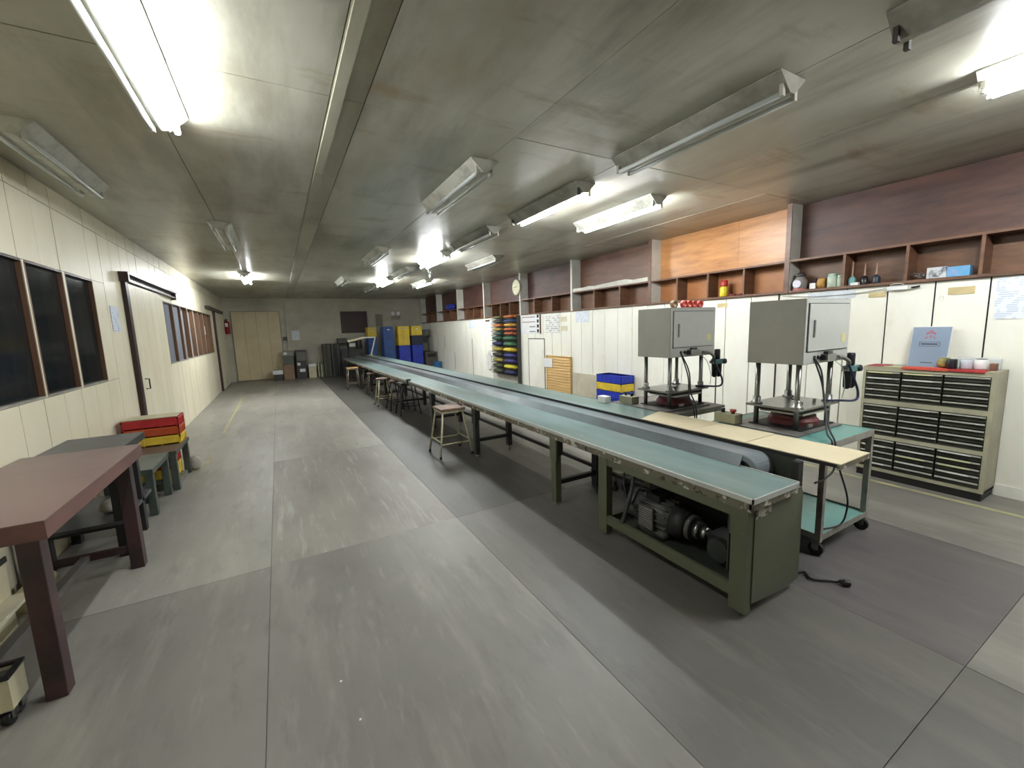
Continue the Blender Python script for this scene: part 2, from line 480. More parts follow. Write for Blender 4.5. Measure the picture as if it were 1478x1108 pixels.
# unlit room behind the windows
dk = mat('unlit_room', (54, 56, 56), 0.8)
mb = MB().box(XL - 2.6, 2.2, -.1, XL - 2.5, 16.5, 3, dk).box(XL - 2.6, 2.2, -.1, XL - .14, 16.5, 0, dk).box(XL - 2.6, 2.2, 2.93, XL - .14, 16.5, 3.0, dk).box(XL - 2.6, 2.1, -.1, XL - .14, 2.2, 3, dk).box(XL - 2.6, 16.5, -.1, XL - .14, 16.6, 3, dk).box(XL - 2.6, 7.4, 0, XL - .14, 7.5, 3, dk)
struct('wall_adjoining', mb)
# sliding door 1
d1 = struct('door_1', MB().box(XL, 6.80, 0, XL + .045, 6.905, 2.40, jamb_m))
for k in range(5):
    MB().box(XL + .008, 6.91 + .33 * k, .02, XL + .034, 6.91 + .33 * k + .325, 2.30, wallL_m).build('door_plank', d1)
h = MB().tube([(XL + .034, 7.07, 1.09), (XL + .075, 7.07, 1.09), (XL + .075, 7.07, .96), (XL + .034, 7.07, .96)], .008, blackp)
h.build('door_handle', d1)
MB().box(XL, 6.80, 2.315, XL + .07, 9.6, 2.335, jamb_m).box(XL, 6.80, 2.335, XL + .012, 9.6, 2.40, alu).box(XL, 6.75, 2.40, XL + .085, 9.62, 2.425, jamb_m).box(XL, 6.76, 2.31, XL + .09, 6.82, 2.425, jamb_m).box(XL, 9.56, 2.29, XL + .07, 9.62, 2.40, jamb_m).build('door_track', d1)
# sliding door 2 at the far end
d2 = struct('door_2', MB().box(XL, 14.95, 0, XL + .05, 15.12, 2.36, jamb_m))
for k in range(6):
    MB().box(XL + .008, 15.13 + .36 * k, .02, XL + .05, 15.13 + .36 * k + .355, 2.34, wallL_m).build('door_plank', d2)
MB().box(XL, 13.6, 2.36, XL + .09, 16.9, 2.44, jamb_m).build('door_track', d2)

# right wall ---------------------------------------------------
wr = struct('wall_right', MB().box(XR + .018, YB, 0, XR + .30, YF, 1.93, groove_m).box(XR + .2, YB, 1.93, XR + .30, YF, ZC, brown_dark))
re = [1.151 + .3475 * k for k in range(-10, 48)]
re = [YB] + [v for v in re if YB + .1 < v < YF - .1] + [YF]
for a, b in zip(re, re[1:]):
    plank(a, b, 0.0, 1.90, 1, wallR_m, prn=wr)
mb = MB()
for v in (1.151, 1.499, 1.846):
    mb.box(XR - .001, v - .0045, .12, XR + .018, v + .0045, 1.9, groove_dark_m)
for v, z0, z1 in ((14.1, .5, 1.75), (13.75, .2, .8), (12.2, .1, 1.3), (14.7, .9, 1.4), (2.894, .1, 1.9), (3.7, .3, 1.2)):
    mb.box(XR - .001, v - .012, z0, XR + .018, v + .009, z1, groove_dark_m if v > 5 else groove_m)
struct('trim_2', mb)
struct('baseboard_right', MB().box(XR - .012, YB, 0, XR, .985, .10, wallR_m).box(XR - .012, 1.88, 0, XR, YF, .10, wallR_m))

# far wall, back wall
wf = struct('wall_far', MB().box(XL - .2, YF, 0, XR + .3, YF + .15, ZC, wallF_m))
struct('trim_3', MB().box(.30, YF - .06, 0, .42, YF, ZC, wallF_m))
struct('wall_back', MB().box(XL - .2, YB - .15, 0, XR + .3, YB, ZC, conc_m))
d3 = struct('door_3', MB().box(-1.36, YF - .05, .03, .13, YF, 2.47, jamb_m))
dcream = mat('beige_door_paint', (206, 192, 158), 0.5, rgb2=(190, 176, 142), scale=2)
for k in range(4):
    MB().box(-1.35 + .3675 * k + .003, YF - .075, .04, -1.35 + .3675 * (k + 1) - .003, YF - .045, 2.46, dcream).build('door_board', d3)

# high cubby shelves along the right wall: one unit between each pair of partitions
XS0, XS1 = 5.36, 5.60
PY = [.70, 2.80, 4.90, 6.97, 9.06, 11.15, 13.22, 15.29, 17.30]
divs = {0: [1.215, 1.71, 2.225], 1: [3.33, 3.85, 4.37], 2: [5.59, 6.28], 3: [7.69, 8.42], 4: [9.62, 10.13, 10.65], 5: [11.9, 12.5], 6: [13.9, 14.6], 7: [16.0, 16.6]}
names = ['high cubby shelf nearest the camera with jars and bottles in its cells', 'high cubby shelf backed by orange plywood above the presses',
         'high cubby shelf with white foam board lying along its top', 'high cubby shelf just right of the wall clock', 'high cubby shelf left of the clock, above the rack of folded bags',
         'empty two-divider cubby shelf next left of the one above the bag rack', 'high cubby shelf with the blue plastic bag lying on it', 'high cubby shelf in the far right corner of the room']
for k in range(8):
    y0, y1 = PY[k] + .028, PY[k + 1] - .028
    t = thing('cubby_shelf', names[k], 'shelf', (XS0 + .1, (y0 + y1) / 2, 1.93), 'cubby shelves high on the right wall')
    MB().box(XS0, y0, 1.903, XS1, y1, 1.93, cubby_m).build('bottom_board', t)
    MB().box(XS0, y0, 2.262, XS1, y1, 2.285, cubby_m).build('top_board', t)
    MB().box(XS1 - .012, y0, 1.93, XS1, y1, 2.262, cubby_m if k != 1 else mat('cubby_orange_back', (168, 112, 68), .5, scale=4, rgb2=(140, 88, 52))).build('back_panel', t)
    u = MB()
    if k == 1:
        ym = (y0 + y1) / 2 - .3
        u.box(XS1 - .02, y0, 2.285, XS1 - .003, ym, ZC - .002, orange_ply).box(XS1 - .02, ym + .003, 2.285, XS1 - .003, y1, ZC - .002, orange_ply)
    else:
        u.box(XS1 - .02, y0, 2.285, XS1 - .003, y1, ZC - .002, brown_dark if k != 2 else brown_mid)
    u.build('upper_panel', t)
    for dv in divs[k]:
        MB().box(XS0 + .004, dv - .012, 1.93, XS1 - .012, dv + .012, 2.262, cubby_m).build('divider', t)
for k, y in enumerate(PY):
    m = MB().box(XS0 + .004, y - .026, 1.903, XS1, y + .026, ZC - .001, white_bd).box(XS0 - .006, y - .028, 1.90, XS0 + .004, y + .028, ZC - .001, brown_mid if k < 3 else white_bd)
    struct('trim_%d' % (4 + k), m)

# ---------------------------------------------------------------- ceiling lights
def fixture(x, y0, label, lit=(1, 1), tubes=(1, 1), L=1.3, dirty=False, z=ZC, grp='fluorescent ceiling fixtures'):
    fm = fix_dirty if dirty else fix_m
    t = thing('ceiling_light', label, 'lamp', (x, y0 + L / 2, z), grp)
    b = MB()
    b.prism([(x - .118, z), (x + .118, z), (x + .118, z - .010), (x + .022, z - .098), (x - .022, z - .098), (x - .118, z - .010)], y0, y0 + L, fm)
    b.build('reflector', t)
    for s in (0, 1):
        sx = (-1, 1)[s]
        cxx, cz = x + sx * .06, z - .104
        for ye in (y0 + .012, y0 + L - .032):
            MB().box(cxx - .013, ye, cz - .014, cxx + .013, ye + .02, z - .056, sock_d if (dirty and not tubes[s]) else sock_m).build('socket', t)
        if tubes[s]:
            MB().cyl((cxx, y0 + .033, cz), (cxx, y0 + L - .033, cz), .0155, tube_on if lit[s] else tube_off, 10).build('tube', t, smooth=True)
    return t
FX = [
    (-.467, 2.02, 'ceiling light with its right tube lit, in the upper left corner of the picture', (0, 1), (1, 1), 0),
    (-.467, 6.0, 'unlit twin-tube ceiling light behind the large lit one at upper left', (0, 0), (1, 1), 0),
    (-.49, 10.45, 'lit ceiling light near the fire extinguisher end of the left wall', (1, 1), (1, 1), 0),
    (2.60, 1.38, 'unlit twin-tube ceiling light with a dark end, large above the grey presses', (0, 0), (1, 1), 1),
    (2.60, -.36, 'ceiling light without tubes and with burnt sockets in the upper right corner', (0, 0), (0, 0), 1),
    (3.63, -.40, 'lit ceiling light cut off by the right edge of the picture', (1, 1), (1, 1), 0),
    (1.56, 3.12, 'unlit twin-tube ceiling light in the middle of the ceiling with a white triangular end', (0, 0), (1, 1), 0),
    (2.64, 3.2, 'ceiling light with only its right tube lit, left one of the lit pair', (0, 1), (0, 1), 1),
    (3.62, 3.2, 'ceiling light with its lower tube lit, next to the white partition by the orange plywood', (0, 1), (0, 1), 0),
    (2.61, 5.02, 'dirty unlit ceiling light between two lit ones in its row', (0, 0), (1, 1), 1),
    (1.59, 6.85, 'small-looking unlit ceiling light over the middle of the long bench', (0, 0), (1, 1), 0),
    (2.64, 6.88, 'lit twin-tube ceiling light over the middle of the long bench', (1, 1), (1, 1), 0),
    (3.68, 6.95, 'unlit ceiling light near the wall clock', (0, 0), (1, 1), 1),
    (2.56, 8.75, 'unlit ceiling light in front of the brightest far one', (0, 0), (1, 1), 0),
    (2.55, 10.5, 'brightest lit ceiling light over the far half of the bench', (1, 1), (1, 1), 0),
    (2.55, 12.3, 'unlit ceiling light just beyond the brightest far one', (0, 0), (1, 1), 1),
    (3.58, 10.7, 'lit ceiling light nearest the far end of the cubby shelves', (0, 1), (1, 1), 0),
    (1.55, 10.6, 'unlit ceiling light left of the brightest far one', (0, 0), (1, 1), 0),
]
for (x, y, lab, lit, tb, dr) in FX:
    fixture(x, y, lab, lit, tb, dirty=bool(dr))
fixture(-1.27, 3.72, 'unlit twin-tube ceiling light hard against the left wall', (0, 0), (1, 1), grp=None)

# ---------------------------------------------------------------- the long conveyor bench
ZT, ZB = .69, .78
Y0, Y1 = 1.165, 16.4
t = thing('conveyor_bench', 'very long workbench with a grey conveyor belt down its middle and a worn metal edge', 'workbench', (2.3, 1.3, 0))
MB().box(2.035, Y0, ZT - .022, 2.462, Y1, ZT, teal_top).build('front_top', t)
MB().box(2.026, Y0 - .008, ZT - .024, 2.035, Y1, ZT + .003, trim_m).box(2.026, Y0 - .008, ZT - .026, 2.47, Y0, ZT + .003, trim_m).box(2.462, Y0 - .008, ZT - .02, 2.47, 1.62, ZT + .006, trim_m).build('edge_strip', t)
MB().box(2.036, Y0 + .004, ZT - .075, 2.062, Y1, ZT - .024, edge_m).box(2.036, Y0 - .004, ZT - .062, 2.46, Y0 + .018, ZT - .024, edge_m).build('front_rail', t)
# belt with a rounded front end
prof = []
rr = .10
ZK = ZT + .068
for k in range(13):
    a = PI / 2 + PI * k / 12
    prof.append((1.50 + rr * math.cos(a), ZK - rr + rr * math.sin(a)))
poly = prof + [(Y1, ZK - 2 * rr), (Y1, ZK - 2 * rr + .006), (1.50, ZK - 2 * rr + .006)] 
path = [(Y1, ZK, 0, 1), (9.0, ZK, 0, 1), (4.0, ZK, 0, 1)] + [(1.50 + rr * math.cos(PI / 2 + PI * k / 14), ZK - rr + rr * math.sin(PI / 2 + PI * k / 14), math.cos(PI / 2 + PI * k / 14), math.sin(PI / 2 + PI * k / 14)) for k in range(15)] + [(Y1, ZK - 2 * rr, 0, -1)]
cross = [(2.482, .030), (2.483, .006), (2.488, .0), (2.57, .0), (2.657, .0)]
vs = [(x, y - ny * dr, z - nz * dr) for (y, z, ny, nz) in path for (x, dr) in cross] + [(x, y - ny * (dr + .005), z - nz * (dr + .005)) for (y, z, ny, nz) in path for (x, dr) in cross]
n, k, o = len(cross), len(path), len(cross) * len(path)
fs = [(a * n + c, a * n + c + 1, (a + 1) * n + c + 1, (a + 1) * n + c) for a in range(k - 1) for c in range(n - 1)]
fs += [tuple(q + o for q in reversed(f)) for f in fs]
fs += [(a * n + e, (a + 1) * n + e, (a + 1) * n + e + o, a * n + e + o) for a in range(k - 1) for e in (0, n - 1)]
MB().add(vs, fs, belt_m).build('belt', t)
MB().cyl((2.49, 1.50, ZK - rr), (2.65, 1.50, ZK - rr), rr - .012, belt_blk, 20).build('roller', t, smooth=True)
MB().cyl((2.44, 1.50, ZK - rr), (2.68, 1.50, ZK - rr), .018, steel, 10).build('roller_shaft', t)
# side plate and back bench
MB().prism([(2.452, ZT + .0015), (2.486, ZK + .003), (2.494, ZK + .003), (2.494, ZK + .0012), (2.487, ZK + .0006), (2.462, ZT - .004), (2.452, ZT - .004)], 1.50, Y1, belt_m).build('slope_guard', t)
MB().box(2.660, 1.28, ZT - .16, 2.668, Y1 - .2, ZB - .020, mat('dark_olive_plate', (50, 54, 44), .5)).build('belt_side_plate', t)
MB().box(2.67, 1.07, ZB - .018, 3.03, Y1 - .2, ZB, teal_top).build('back_top', t)
MB().box(2.664, 1.062, ZB - .019, 2.67, Y1 - .2, ZB + .001, belt_blk).box(2.662, 1.055, ZB - .028, 3.03, 1.067, ZB + .002, edge_m).box(3.03, 1.062, ZB - .034, 3.034, Y1 - .2, ZB + .002, edge_m).build('back_edge', t)
MB().box(2.96, 1.10, ZB - .05, 2.99, Y1 - .2, ZB - .018, dk_green).build('back_rail', t)
# long low rail
MB().box(2.60, 2.36, .20, 2.625, Y1, .235, dkleg).build('low_rail', t)
def leg_frame(y, near=False):
    m = olive if y < 3.2 else dk_green
    a = MB().box(2.042, y - .035, .03, 2.10, y + .035, ZT - .075, m).box(2.038, y - .05, .42, 2.045, y + .05, ZT - .03, m)
    a.box(2.045, y - .06, ZT - .22, 2.105, y + .06, ZT - .03, dk_green).build('leg', t)
    MB().cyl((2.07, y, 0), (2.07, y, .035), .014, steel, 8).cyl((2.07, y, 0), (2.07, y, .008), .024, steel, 10).build('levelling_foot', t)
    MB().box(2.51, y - .035, .07, 2.565, y + .035, ZT - .1, dkleg).build('leg', t)
    MB().cyl((2.54, y, 0), (2.54, y, .08), .012, steel, 8).cyl((2.54, y, 0), (2.54, y, .008), .022, steel, 10).build('levelling_foot', t)
    MB().box(2.10, y - .018, .185, 2.51, y + .018, .225, dkleg).build('cross_bar', t)
    MB().box(2.09, y - .018, ZT - .12, 2.96, y + .018, ZT - .09, dkleg).build('bracket', t)
    MB().box(2.93, y - .018, ZT - .12, 2.99, y + .018, ZB - .05, dkleg).build('bracket', t)
for y in (2.95, 4.68, 6.36, 8.30, 9.75, 11.45, 13.15, 14.85, 16.3):
    leg_frame(y)
# drive end: posts, panels, rails
for y in (1.235, 2.305):
    a = MB().box(2.042, y - .045, .03, 2.10, y + .045, ZT - .075, olive)
    if y < 2: a.box(2.036, y - .05, .46, 2.042, y + .048, ZT - .075, olive)
    a.build('leg', t)
    MB().cyl((2.075, y, 0), (2.075, y, .035), .013, steel, 8).cyl((2.075, y, 0), (2.075, y, .01), .022, steel, 10).build('levelling_foot', t)
    MB().box(2.52, y - .03, .07, 2.57, y + .03, ZT - .1, olive).build('leg', t)
    MB().cyl((2.545, y, 0), (2.545, y, .08), .012, steel, 8).cyl((2.545, y, 0), (2.545, y, .01), .022, steel, 10).build('levelling_foot', t)
MB().box(2.045, 1.28, .10, 2.075, 2.26, .165, olive).build('bottom_rail', t)
MB().box(2.52, 1.26, .10, 2.56, 2.28, .15, olive).build('bottom_rail', t)
MB().box(2.10, 2.27, .10, 2.52, 2.32, .15, olive).build('cross_bar', t)
MB().box(2.045, 1.28, ZT - .13, 2.07, 2.26, ZT - .075, olive).build('top_rail', t)
MB().prism([(2.10, .075), (2.46, .045), (2.57, .075), (2.57, .60), (2.55, .64), (2.10, .64)], 1.185, 1.197, olive).box(2.101, 1.181, .56, 2.24, 1.186, .645, plaster).build('end_panel', t)
MB().box(2.075, 1.28, .10, 2.52, 2.26, .112, dk_green).build('motor_tray', t)
MB().box(2.06, 1.30, .22, 2.075, 1.31, .6, dk_green).box(2.50, 1.30, .15, 2.515, 2.26, .5, belt_blk).box(2.12, 1.20, .15, 2.50, 1.21, .55, belt_blk).build('back_guard', t)
MB().tube([(2.09, 2.02, .62), (2.085, 2.05, .42), (2.07, 2.12, .16), (2.06, 2.13, .09)], [.012, .014, .017, .017], grn_leg, 8).build('brace', t)
# hardware under the bench end plate
MB().box(2.60, 1.23, .10, 2.65, 1.27, ZB - .02, dkleg).build('end_post', t)
# motor
mo = thing('drive_motor', 'finned grey electric motor lying inside the near end of the conveyor bench', 'motor', (2.27, 1.95, .112))
MB().cyl((2.27, 1.80, .255), (2.27, 2.10, .255), .105, motor_m, 20).box(2.17, 1.84, .112, 2.37, 2.06, .16, motor_m).build('body', mo, smooth=True)
for k in range(14):
    a = R(-60 + k * 22)
    p = Vector((2.27 + .113 * math.cos(a), 0, .255 + .113 * math.sin(a)))
    MB().bar((p.x, 1.82, p.z), (p.x, 2.08, p.z), .006, .022, motor_m, upv=(math.cos(a), 0, math.sin(a))).build('cooling_fin', mo)
MB().cyl((2.27, 1.70, .255), (2.27, 1.80, .255), .09, belt_blk, 20, r2=.115).build('end_bell', mo, smooth=True)
MB().cyl((2.27, 2.10, .255), (2.27, 2.19, .255), .108, motor_m, 20).build('fan_cover', mo, smooth=True)
g = MB().box(2.135, 1.90, .17, 2.15, 2.03, .335, motor_m)
for k in range(9): g.box(2.130, 1.905, .178 + k * .017, 2.136, 2.025, .186 + k * .017, alu)
g.build('vent_grille', mo)
MB().box(2.20, 1.90, .36, 2.34, 2.02, .405, belt_blk).build('terminal_box', mo)
for k, r_ in enumerate((.085, .06, .04)):
    MB().cyl((2.27, 1.695 - k * .045, .255), (2.27, 1.66 - k * .045, .255), r_, steel if k else motor_m, 18).build('pulley', mo, smooth=True)
MB().cyl((2.27, 1.55, .255), (2.27, 1.72, .255), .014, steel, 10).build('shaft', mo)
tag(MB().tube(bez([(2.22, 1.96, .40), (2.15, 2.02, .45), (2.13, 2.1, .3), (2.16, 2.2, .42), (2.2, 2.22, .56)]), .008, black, 6).build('motor_cable', smooth=True, origin=(2.2, 2.1, .3)), 'black cable looping over the motor under the bench', 'cable')
MB().box(2.25, 1.36, .112, 2.42, 1.56, .28, belt_blk).cyl((2.2, 1.46, .22), (2.25, 1.46, .22), .07, dk_green, 16).build('gearbox', t)

# kraft sheets laid on the back bench
for (a, b, dz, lab) in ((1.05, 1.60, 0, 'kraft board sheet at the near end of the back bench edge'), (1.60, 2.03, .001, 'kraft board sheet in the middle of the three on the back bench'), (2.03, 2.52, 0, 'kraft board sheet furthest along the back bench, ending at the teal top')):
    q = [(2.665, a), (3.035, a + .005), (3.03, b - .004 + (.12 if b > 2.4 else 0)), (2.668, b - .004)]
    tag(MB().prism(q, ZB + .002, ZB + .0075 + dz, kraft, axis='Z').build('kraft_board', origin=(2.85, (a + b) / 2, ZB)), lab, 'board', 'kraft boards on the back bench')

# ---------------------------------------------------------------- carts and presses
def caster(parent, x, y, r=.045):
    c = MB().cyl((x - .014, y, r), (x + .014, y, r), r, black, 16).build('caster', parent, smooth=True)
    MB().box(x - .022, y - .02, r, x - .017, y + .02, 2 * r + .012, steel).box(x + .017, y - .02, r, x + .022, y + .02, 2 * r + .012, steel).box(x - .025, y - .025, 2 * r + .008, x + .025, y + .025, 2 * r + .014, steel).cyl((x - .022, y, r), (x + .022, y, r), .008, steel, 8).build('fork', c)
def cart(x0, x1, y0, y1, z, label, top_m, shelf_z=.14):
    t = thing('steel_cart', label, 'cart', ((x0 + x1) / 2, (y0 + y1) / 2, 0), 'steel carts behind the bench')
    w = .035
    MB().box(x0 + .004, y0 + .004, z - .012, x1 - .004, y1 - .004, z, top_m).build('top_panel', t)
    fr = MB().box(x0, y0, z - .045, x1, y0 + .004, z + .003, cart_m).box(x0, y1 - .004, z - .045, x1, y1, z + .003, cart_m).box(x0, y0, z - .045, x0 + .004, y1, z + .003, cart_m).box(x1 - .004, y0, z - .045, x1, y1, z + .003, cart_m)
    fr.build('top_frame', t)
    for (px, py) in ((x0, y0), (x1 - w, y0), (x0, y1 - w), (x1 - w, y1 - w)):
        MB().box(px, py, shelf_z - .04, px + w, py + w, z - .045, cart_m).build('leg', t)
        caster(t, px + w / 2, py + w / 2 + .01)
    MB().box(x0 + w, y0, shelf_z - .03, x1 - w, y0 + .004, shelf_z + .012, cart_m).box(x0 + w, y1 - .004, shelf_z - .03, x1 - w, y1, shelf_z + .012, cart_m).box(x0, y0 + w, shelf_z - .03, x0 + .004, y1 - w, shelf_z + .012, cart_m).box(x1 - .004, y0 + w, shelf_z - .03, x1, y1 - w, shelf_z + .012, cart_m).build('shelf_frame', t)
    MB().box(x0 + .005, y0 + .005, shelf_z - .01, x1 - .005, y1 - .005, shelf_z, teal_mat).build('lower_shelf', t)
    return t
cart(3.045, 3.74, 1.285, 2.12, ZB, 'grey steel cart with a teal mat and lower shelf, carrying the nearer press', teal_mat)
cart(3.045, 3.76, 2.47, 3.30, ZB, 'grey steel cart with a bare dark top, carrying the farther press', mat('bare_cart_top', (104, 98, 96), .4))

def press(ox, oy, label, hoses, who, ro=.05):
    """origin: post nearest the camera-left at (ox, oy)"""
    z0 = ZB + .003
    t = thing('heat_press', label, 'machine', (ox + .25, oy + .15, z0), 'pneumatic presses on carts')
    hx0, hx1, hy0, hy1 = ox - .065, ox + .575, oy - .05, oy + .34
    HZ0, HZ1 = 1.275, 1.735
    MB().box(hx0, hy0, HZ0, hx1, hy1, HZ1, grey_paint).build('head_box', t, bevel=.004)
    MB().box(hx0 + .005, hy0 - .004, HZ0 + .005, hx1 - .003, hy0, HZ1 - .005, grey_light).build('front_frame', t)
    MB().box(hx0 + .03, hy0 - .007, HZ0 + .088, hx1 - .026, hy0 - .004, HZ1 - .032, belt_blk).build('door_seal', t)
    dr = MB().box(hx0 + .035, hy0 - .014, HZ0 + .093, hx1 - .031, hy0 - .007, HZ1 - .037, grey_light).build('door', t, bevel=.002)
    MB().box(hx0 + .092, hy0 - .024, HZ0 + .19, hx0 + .106, hy0 - .014, HZ0 + .31, steel).build('handle', dr)
    MB().box(hx1 - .14, hy0 - .0155, HZ0 + .14, hx1 - .075, hy0 - .014, HZ0 + .205, mat('yellow_sticker', (214, 208, 158), .7, rgb2=(180, 176, 120), scale=60)).build('sticker', dr)
    for k in range(2):
        MB().cyl((hx0 + .145 + .05 * k, hy0 - .010, HZ0 + .045), (hx0 + .145 + .05 * k, hy0 - .002, HZ0 + .045), .014, black, 12).build('cable_gland', t)
    MB().box(hx0 + .235, hy0 - .05, HZ0 + .02, hx0 + .36, hy0 - .004, HZ0 + .065, steel).cyl((hx0 + .215, hy0 - .028, HZ0 + .042), (hx0 + .235, hy0 - .028, HZ0 + .042), .02, black, 12).build('solenoid_valve', t)
    MB().box(hx0 + .27, hy0 - .035, HZ0 + .065, hx0 + .34, hy0 - .008, HZ0 + .082, blackp).build('valve_coil', t)
    posts = [(ox, oy), (ox + .45, oy), (ox, oy + .29), (ox + .45, oy + .29)]
    for (px, py) in posts:
        MB().cyl((px, py, z0 + .01), (px, py, HZ0), .018, steel, 14).build('post', t, smooth=True)
        MB().lathe((px, py, .955), [(.042, 0), (.042, .012), (.028, .016), (.028, .05), (.022, .056)], steel, 14).build('collar', t, smooth=True)
    MB().box(ox - .06, oy - .05, .940, ox + .51, oy + .34, .955, steel).build('guide_plate', t)
    MB().box(ox + .03, oy - .01, .905, ox + .43, oy + .30, .922, belt_blk).box(ox + .05, oy - .02, .890, ox + .45, oy + .29, .905, alu).box(ox + .18, oy + .10, .922, ox + .28, oy + .2, .940, steel).build('upper_platen', t)
    MB().box(ox - .17, oy - .10, z0, ox + .47, oy + .42, z0 + .008, mat('worn_grey_plate', (112, 108, 104), .4, rgb2=(88, 86, 84), scale=9)).box(ox - .03, oy - .05, z0 + .008, ox + .45, oy + .33, z0 + .016, belt_blk).build('base_plate', t)
    MB().lathe((ox + .24, oy + .14, z0 + .016), [(.17, 0), (.17, .03), (.15, .05), (.15, .065)], red_p, 20).build('lower_platen', t)
    MB().box(ox + .11, oy - .035, z0 + .014, ox + .17, oy - .02, z0 + .038, alu).build('name_plate', t)
    # pipework on the guide plate
    MB().tube(bez([(ox + .1, oy + .02, .97), (ox + .12, oy + .1, 1.0), (ox + .2, oy + .18, 1.0), (ox + .3, oy + .2, .975)]), .006, blackp, 6).cyl((ox + .12, oy + .03, .955), (ox + .12, oy + .03, .985), .012, steel, 8).cyl((ox + .33, oy + .04, .955), (ox + .33, oy + .04, .985), .012, steel, 8).build('plate_hose', t)
    # air regulator
    rx, ry = hx1 + ro, hy0 - .01
    rg = MB().box(rx - .06, ry - .03, 1.18, rx + .06, ry + .03, 1.225, teal_reg).box(rx - .09, ry - .022, 1.185, rx - .06, ry + .022, 1.215, steel).build('air_regulator', t, bevel=.004)
    MB().lathe((rx - .035, ry, 1.045), [(.012, 0), (.026, .015), (.029, .13), (.031, .137)], blackp, 12).build('filter_bowl', rg, smooth=True)
    MB().lathe((rx + .03, ry, 1.045), [(.012, 0), (.026, .015), (.029, .13), (.031, .137)], blackp, 12).build('oiler_bowl', rg, smooth=True)
    MB().lathe((rx + .0, ry, 1.225), [(.022, 0), (.028, .01), (.028, .09), (.022, .1)], blackp, 12).build('regulator_knob', rg, smooth=True)
    MB().cyl((rx + .06, ry - .01, 1.20), (rx + .095, ry - .03, 1.20), .026, blackp, 14).build('pressure_gauge', rg, smooth=True)
    MB().tube(bez([(rx - .08, ry, 1.20), (rx - .10, ry - .03, 1.26), (hx1 - .13, ry - .02, 1.30), (hx1 - .21, ry - .02, 1.31)]), .014, steel, 8).build('air_pipe', t, smooth=True)
    MB().tube(bez([(rx - .10, ry - .02, 1.27), (rx - .07, ry - .05, 1.15), (rx - .0, ry - .06, 1.03), (rx - .03, ry - .06, .965), (rx - .2, ry - .02, .975), (ox + .36, oy - .01, .975)]), .009, mat('navy_hose', (38, 44, 76), .35), 8).build('air_hose', t, smooth=True)
    MB().tube(bez([(rx - .28, ry - .01, 1.285), (rx - .2, ry - .03, 1.22), (rx - .12, ry - .02, 1.08), (rx - .1, ry - .0, .98)]), .003, sock_m, 5).build('signal_wire', t, smooth=True)
    for k, pts in enumerate(hoses):
        tag(MB().tube(bez(pts), .006, black, 7).build('power_cable', smooth=True, origin=pts[0]), ('longer' if k == 0 else 'shorter') + ' black cable hanging from the head of the ' + who, 'cable')
    return t
p2x, p2y = 3.235, 1.57
press(p2x, p2y, 'nearer grey pneumatic press with a cabinet head on four steel posts', [
    [(3.315, 1.515, 1.32), (3.33, 1.47, 1.22), (3.28, 1.42, 1.03), (3.19, 1.34, .86), (3.12, 1.275, .80), (3.12, 1.262, .72), (3.17, 1.256, .6), (3.30, 1.256, .40), (3.33, 1.258, .28), (3.27, 1.27, .175), (3.1, 1.34, .152)],
    [(3.315, 1.514, 1.31), (3.32, 1.46, 1.15), (3.24, 1.39, .98), (3.14, 1.33, .84), (3.075, 1.27, .80), (3.06, 1.258, .72), (3.08, 1.25, .62), (2.98, 1.258, .57), (2.85, 1.252, .575)]], 'nearer press')
press(3.19, 2.66, 'farther grey pneumatic press with a cabinet head on four steel posts', [
    [(3.27, 2.605, 1.32), (3.28, 2.52, 1.15), (3.29, 2.5, .95), (3.30, 2.445, .80), (3.30, 2.44, .5)],
    [(3.27, 2.604, 1.31), (3.27, 2.52, 1.1), (3.265, 2.5, .9), (3.27, 2.445, .79), (3.27, 2.43, .5)]], 'farther press', .04)
def stopbox(x, y, label, two):
    t = thing('control_box', label, 'control box', (x, y, ZB + .012), 'push button boxes beside the bench')
    MB().box(x - .05, y - .09, ZB + .012, x + .05, y + .09, ZB + .085, boxg).build('housing', t, bevel=.004)
    for k, yy in enumerate((y - .04, y + .045)):
        MB().lathe((x, yy, ZB + .085), [(.014, 0), (.014, .015), (.024 if (k == 0 and two) else .016, .018), (.024 if (k == 0 and two) else .016, .034)], red_b if (k == 0 and two) else blackp, 12).build('push_button', t, smooth=True)
stopbox(3.108, 2.01, 'beige push button box with a red and a black button, beside the nearer press', True)
stopbox(3.108, 3.10, 'beige push button box with two black buttons, beside the farther press', False)
# tape rolls standing on the farther press
for k, (x, c, lab) in enumerate(((3.30, 'b', 'brown tape roll, leftmost on top of the farther press'), (3.44, 'r', 'red tape roll, second from left on top of the farther press'), (3.51, 'r', 'red tape roll in the middle of the row on top of the farther press'), (3.58, 'r', 'red tape roll, second from right on top of the farther press'), (3.67, 'r', 'red tape roll, rightmost on top of the farther press'))):
    m = MB()
    mm = col('tape_red', (206, 70, 52)) if c == 'r' else col('tape_brown', (150, 112, 72))
    n = 18; ro, ri = .036, .024; cz = 1.735 + ro + .001
    vs = []; 
    for (rr_, yy) in ((ro, 2.70), (ro, 2.735), (ri, 2.735), (ri, 2.70)):
        for j in range(n): vs.append((x + rr_ * math.cos(2 * PI * j / n), yy, cz + rr_ * math.sin(2 * PI * j / n)))
    fs = [(a * n + j, a * n + (j + 1) % n, ((a + 1) % 4) * n + (j + 1) % n, ((a + 1) % 4) * n + j) for a in range(4) for j in range(n)]
    tag(m.add(vs, fs, mm).build('tape_roll', origin=(x, 2.71, 1.735)), lab, 'tape', 'tape rolls on the farther press')
tag(MB().box(2.93, 3.26, ZB + .003, 3.01, 3.38, ZB + .07, white_p).build('white_box', origin=(2.97, 3.3, ZB), bevel=.003), 'small white carton on the bench beside the farther push button box', 'box')
